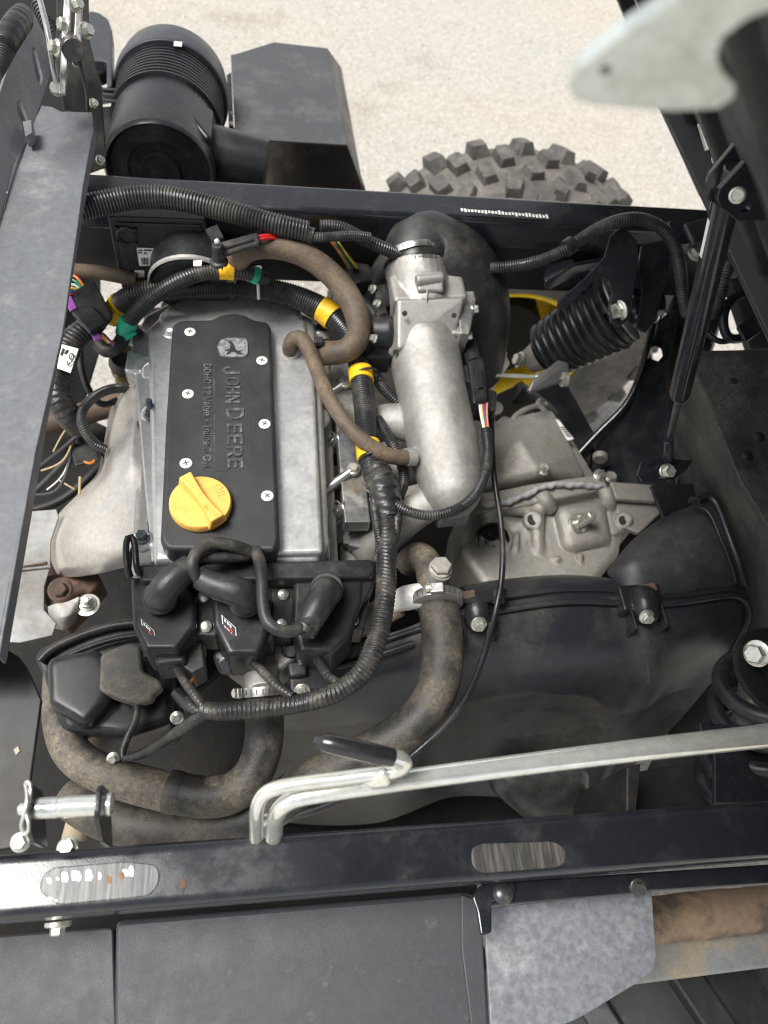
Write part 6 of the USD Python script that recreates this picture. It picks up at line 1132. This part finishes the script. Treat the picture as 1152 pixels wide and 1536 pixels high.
T = Thing('chassis_plate', 'dark inner frame side between the clutch cover and the near shock', 'frame plate')
T.part('side_plate', slab([(985, 1130), (1035, 1045), (1075, 960), (1125, 900), (1300, 960), (1300, 1240), (955, 1240), (960, 1180)], 0.22, 0.006, 0.002), DARK)
T.part('upright', slab([(940, 1150), (962, 1145), (950, 1250), (938, 1250)], 0.40, 0.2, 0.003), PAINTD)
T.close()

# ================================================================ ZINC RELEASE ROD, LEVER AND PIN
T = Thing('release_rod', 'bright zinc bent rod with a welded black-gripped lever across the front', 'rod')
rz = 0.735
T.part('main_rod', hosepx([(410, 1262, .69), (412, 1236, .715), (418, 1216, .735), (436, 1200, .748), (470, 1191, .752), (560, 1177, .755), (760, 1150, .757), (960, 1125, .76), (1200, 1098, .763)], [27, 27, 28, 29, 30, 31, 32, 33, 35], 28, 0.004), ZINC, True)
lev = T.part('lever_rod', hosepx([(385, 1262, .69), (385, 1236, .72), (386, 1212, .742), (396, 1192, .756), (422, 1180, .764), (500, 1169, .77), (560, 1161, .774), (592, 1157, .779), (606, 1150, .787), (606, 1140, .795), (590, 1135, .80)], [22, 22, 22, 22, 22, 22, 22, 22, 22, 22, 22], 22, 0.003), ZINC, True)
T.part('grip', hosepx([(478, 1112, .802), (484, 1113, .803), (500, 1116, .804), (560, 1130, .803), (590, 1136, .801)], [18, 27, 30, 30, 26], 24, 0.002), mat('grip_vinyl', (0.014, 0.014, 0.015), 0.22, coat=0.3), True, under=lev)
T.part('grip_tip', lathe([(px2m(12, P(478, 1112, .80)), 0), (px2m(9, P(478, 1112, .80)), 0.004), (0, 0.006)], P(480, 1112.4, .802), P(478, 1112, .802) - P(500, 1116, .804), 24), mat('grip_vinyl', None), 60, under=lev)
T.part('weld', blend([rhull([P(x, y, z) for x, y, z in ((552, 1170, .768), (575, 1160, .782), (578, 1172, .776), (560, 1174, .77))], 0.004)], 0.002, 2), ZINC, True)
T.part('web_weld', rhull([P(x, y, z) for x, y, z in ((394, 1236, .715), (402, 1226, .72), (404, 1250, .70), (394, 1250, .70))], 0.004), ZINC)
T.close()
T = Thing('clevis_pin', 'bright zinc clevis pin with a hairpin clip between two black tabs at lower left', 'pin')
a, b = P(52, 1213, .768), P(160, 1207, .768); ax = nrm(b - a); r = px2m(15.5, a)
T.part('pin', lathe([(r * 0.9, 0), (r, 0.0015), (r, np.linalg.norm(b - a) * 0.32), (r * 0.95, np.linalg.norm(b - a) * 0.33), (r * 0.95, np.linalg.norm(b - a) * 0.40), (r, np.linalg.norm(b - a) * 0.41), (r, np.linalg.norm(b - a))], a, ax, 32), ZINC, 35)
T.part('pin_head', lathe([(px2m(16, b), 0.0), (px2m(17, b), 0.0015), (px2m(17, b), 0.004), (px2m(13, b), 0.005)], b - ax * 0.0005, ax, 32), ZINC, 35)
T.part('pin_tip', cyl(P(28, 1214, .768), P(54, 1213, .768), px2m(9, a), 20), ZINC)
hp = T.part('hairpin', hosepx([(36, 1250, .785), (32, 1240, .787), (36, 1222, .790), (40, 1205, .792), (40, 1185, .791), (39, 1174, .790), (43, 1173, .790), (46, 1184, .790), (43, 1202, .789), (39, 1217, .789), (43, 1236, .788), (41, 1248, .786), (36, 1251, .785)], 5, 10, 0.001), ZINC, True)
for x, lab in ((51, None), (154, None)):
    ya, yb = P(x, 1183, .765)[1], P(x, 1264, .755)[1]
    T.part('tab', prism2(fillet(np.array([[ya, .782], [ya, .752], [yb, .722], [yb, .758], [ya - 0.022, .782]]), 0.006), 0.0035, 0.001, (P(x, 1210, .765)[0] + 0.0018, 0, 0), Y_, Z_), PAINT, 35)
T.close()
T = Thing('bolt', 'zinc hexagon bolt below the hairpin clip by the black rail', 'bolt'); T.part('hex_head', hexbolt(P(31, 1263, .709), Z_ - 0.2 * Y_, 0.0095, 0.007), BOLT, 30); T.close()
T = Thing('bolt', 'zinc bolt head half hidden behind the rail, right of the pin tab', 'bolt'); T.part('hex_head', hexbolt(P(102, 1272, .69), Z_, 0.011, 0.008), BOLT, 30); T.close()

# ================================================================ UPPER LEFT HARDWARE
T = Thing('seat_latch', 'steel latch plates with zinc bolts standing behind the bulkhead at top left', 'latch')
T.part('back_plate', plate([(75, -20, .82), (140, -20, .82), (140, 250, .66)], [(85, -40), (132, -40), (134, 60), (152, 130), (160, 250), (128, 262), (112, 168), (96, 165), (84, 90)], 0.006, 0.0012), PAINTD, 30)
T.part('edge_strip', plate([(96, -20, .86), (110, -20, .86), (100, 140, .80)], [(98, -40), (108, -40), (104, 60), (98, 140), (88, 140), (92, 60)], 0.004, 0.001), STEEL, 30)
T.part('side_strip', plate([(112, 20, .83), (122, 20, .83), (118, 120, .78)], [(114, -20), (124, -20), (122, 60), (116, 100), (108, 96), (112, 40)], 0.004, 0.001), STEEL, 30)
T.part('rod', hosepx([(60, 0, .85), (72, 50, .84), (80, 100, .82), (86, 130, .80)], 9, 12), STEEL, True)
T.part('rod_eye', lathe([(0.008, -0.004), (0.009, 0), (0.008, 0.004)], P(86, 133, .80), Z_ - 0.5 * Y_, 18), CAST)
for x, y, z, a in ((128, 46, .83, 1), (100, 38, .86, -1), (86, 72, .84, -1), (112, 76, .83, 1), (112, 6, .86, 1), (140, 155, .74, 1), (150, 240, .70, 1)):
    T.part('latch_bolt', hexbolt(P(x, y, z), a * X_ * 0.9 - 0.5 * Y_ + 0.5 * Z_, 0.0125 if y < 100 else 0.008, 0.010 if y < 100 else 0.006), BOLT, 30)
T.part('pivot_boss', cyl(P(104, 64, .80), P(110, 76, .84), 0.013, 20), DARKBOLT)
T.part('cord', hosepx([(118, 85, .80), (124, 110, .78), (130, 140, .76), (132, 165, .74)], 5, 8, 0.001, wrapped(0.004, 0.2)), TAPED, True)
T.part('coil_spring', tube(helix(P(56, 8, .83), P(74, 40, .82), 0.008, 0.008, 7, 14), 0.0012, 6, 0.0025), DARKBOLT, True)
T.close()
T = Thing('fender_corner', 'grey plastic fender corner with a stepped edge left of the air cleaner', 'fender')
T.part('top', slab([(133, 16), (148, 18), (162, 28), (168, 45), (168, 130), (160, 130), (160, 92), (131, 90)], 0.66, 0.02, 0.006, 0.006), FENDER, 40)
T.part('stepped_edge', slab([(131, 92), (163, 94), (164, 104), (150, 110), (146, 150), (138, 150)], 0.645, 0.02, 0.003), BLKC)
T.close()
T = Thing('wiring_harness', 'fat corrugated conduit with taped upper end at the top left corner', 'conduit', 'black corrugated conduits')
T.part('conduit', corr([(-10, 110, .86), (4, 84, .865), (14, 62, .87)], [26, 27, 28], 0.0036, 0.15, 14), CONDUIT, 50); T.part('sleeve', hosepx([(6, 68, .872), (20, 44, .875), (30, 30, .87), (34, 22, .86)], [36, 37, 36, 30], 18, 0.001, ridged(0.0022, 0.05)), TAPED, True)
T.close()
single('cab_wall', slab([(-120, -60), (96, -60), (94, 60), (110, 170), (60, 160), (0, 330), (-120, 600)], 0.50, 0.01, 0.003), DARK, 'dark cab underside behind the bulkhead at the top left corner', 'panel')

# ================================================================ FOREGROUND LATCH BRACKET OF THE BED
T = Thing('bed_latch_bracket', 'blurred pale zinc latch bracket with a hole hanging close at the upper right', 'bracket')
p3 = [(860, 130, 1.232), (1100, 150, 1.238), (1010, 0, 1.262)]
ph = np.linspace(0, 2 * math.pi, 14, endpoint=False)
T.part('bracket_plate', plate(p3, [(852, 128), (866, 104), (930, 55), (1008, 4), (1080, -60), (1300, -120), (1300, -10), (1180, 8), (1120, 30), (1084, 58), (1076, 84), (1084, 108), (1104, 128), (1102, 148), (1076, 164), (1010, 168), (890, 158), (862, 150)], 0.007, 0.0015, 0.001, holes=[[(908 + 9 * math.cos(t), 105 + 8 * math.sin(t)) for t in ph]]), LATCH, 40)
T.close()
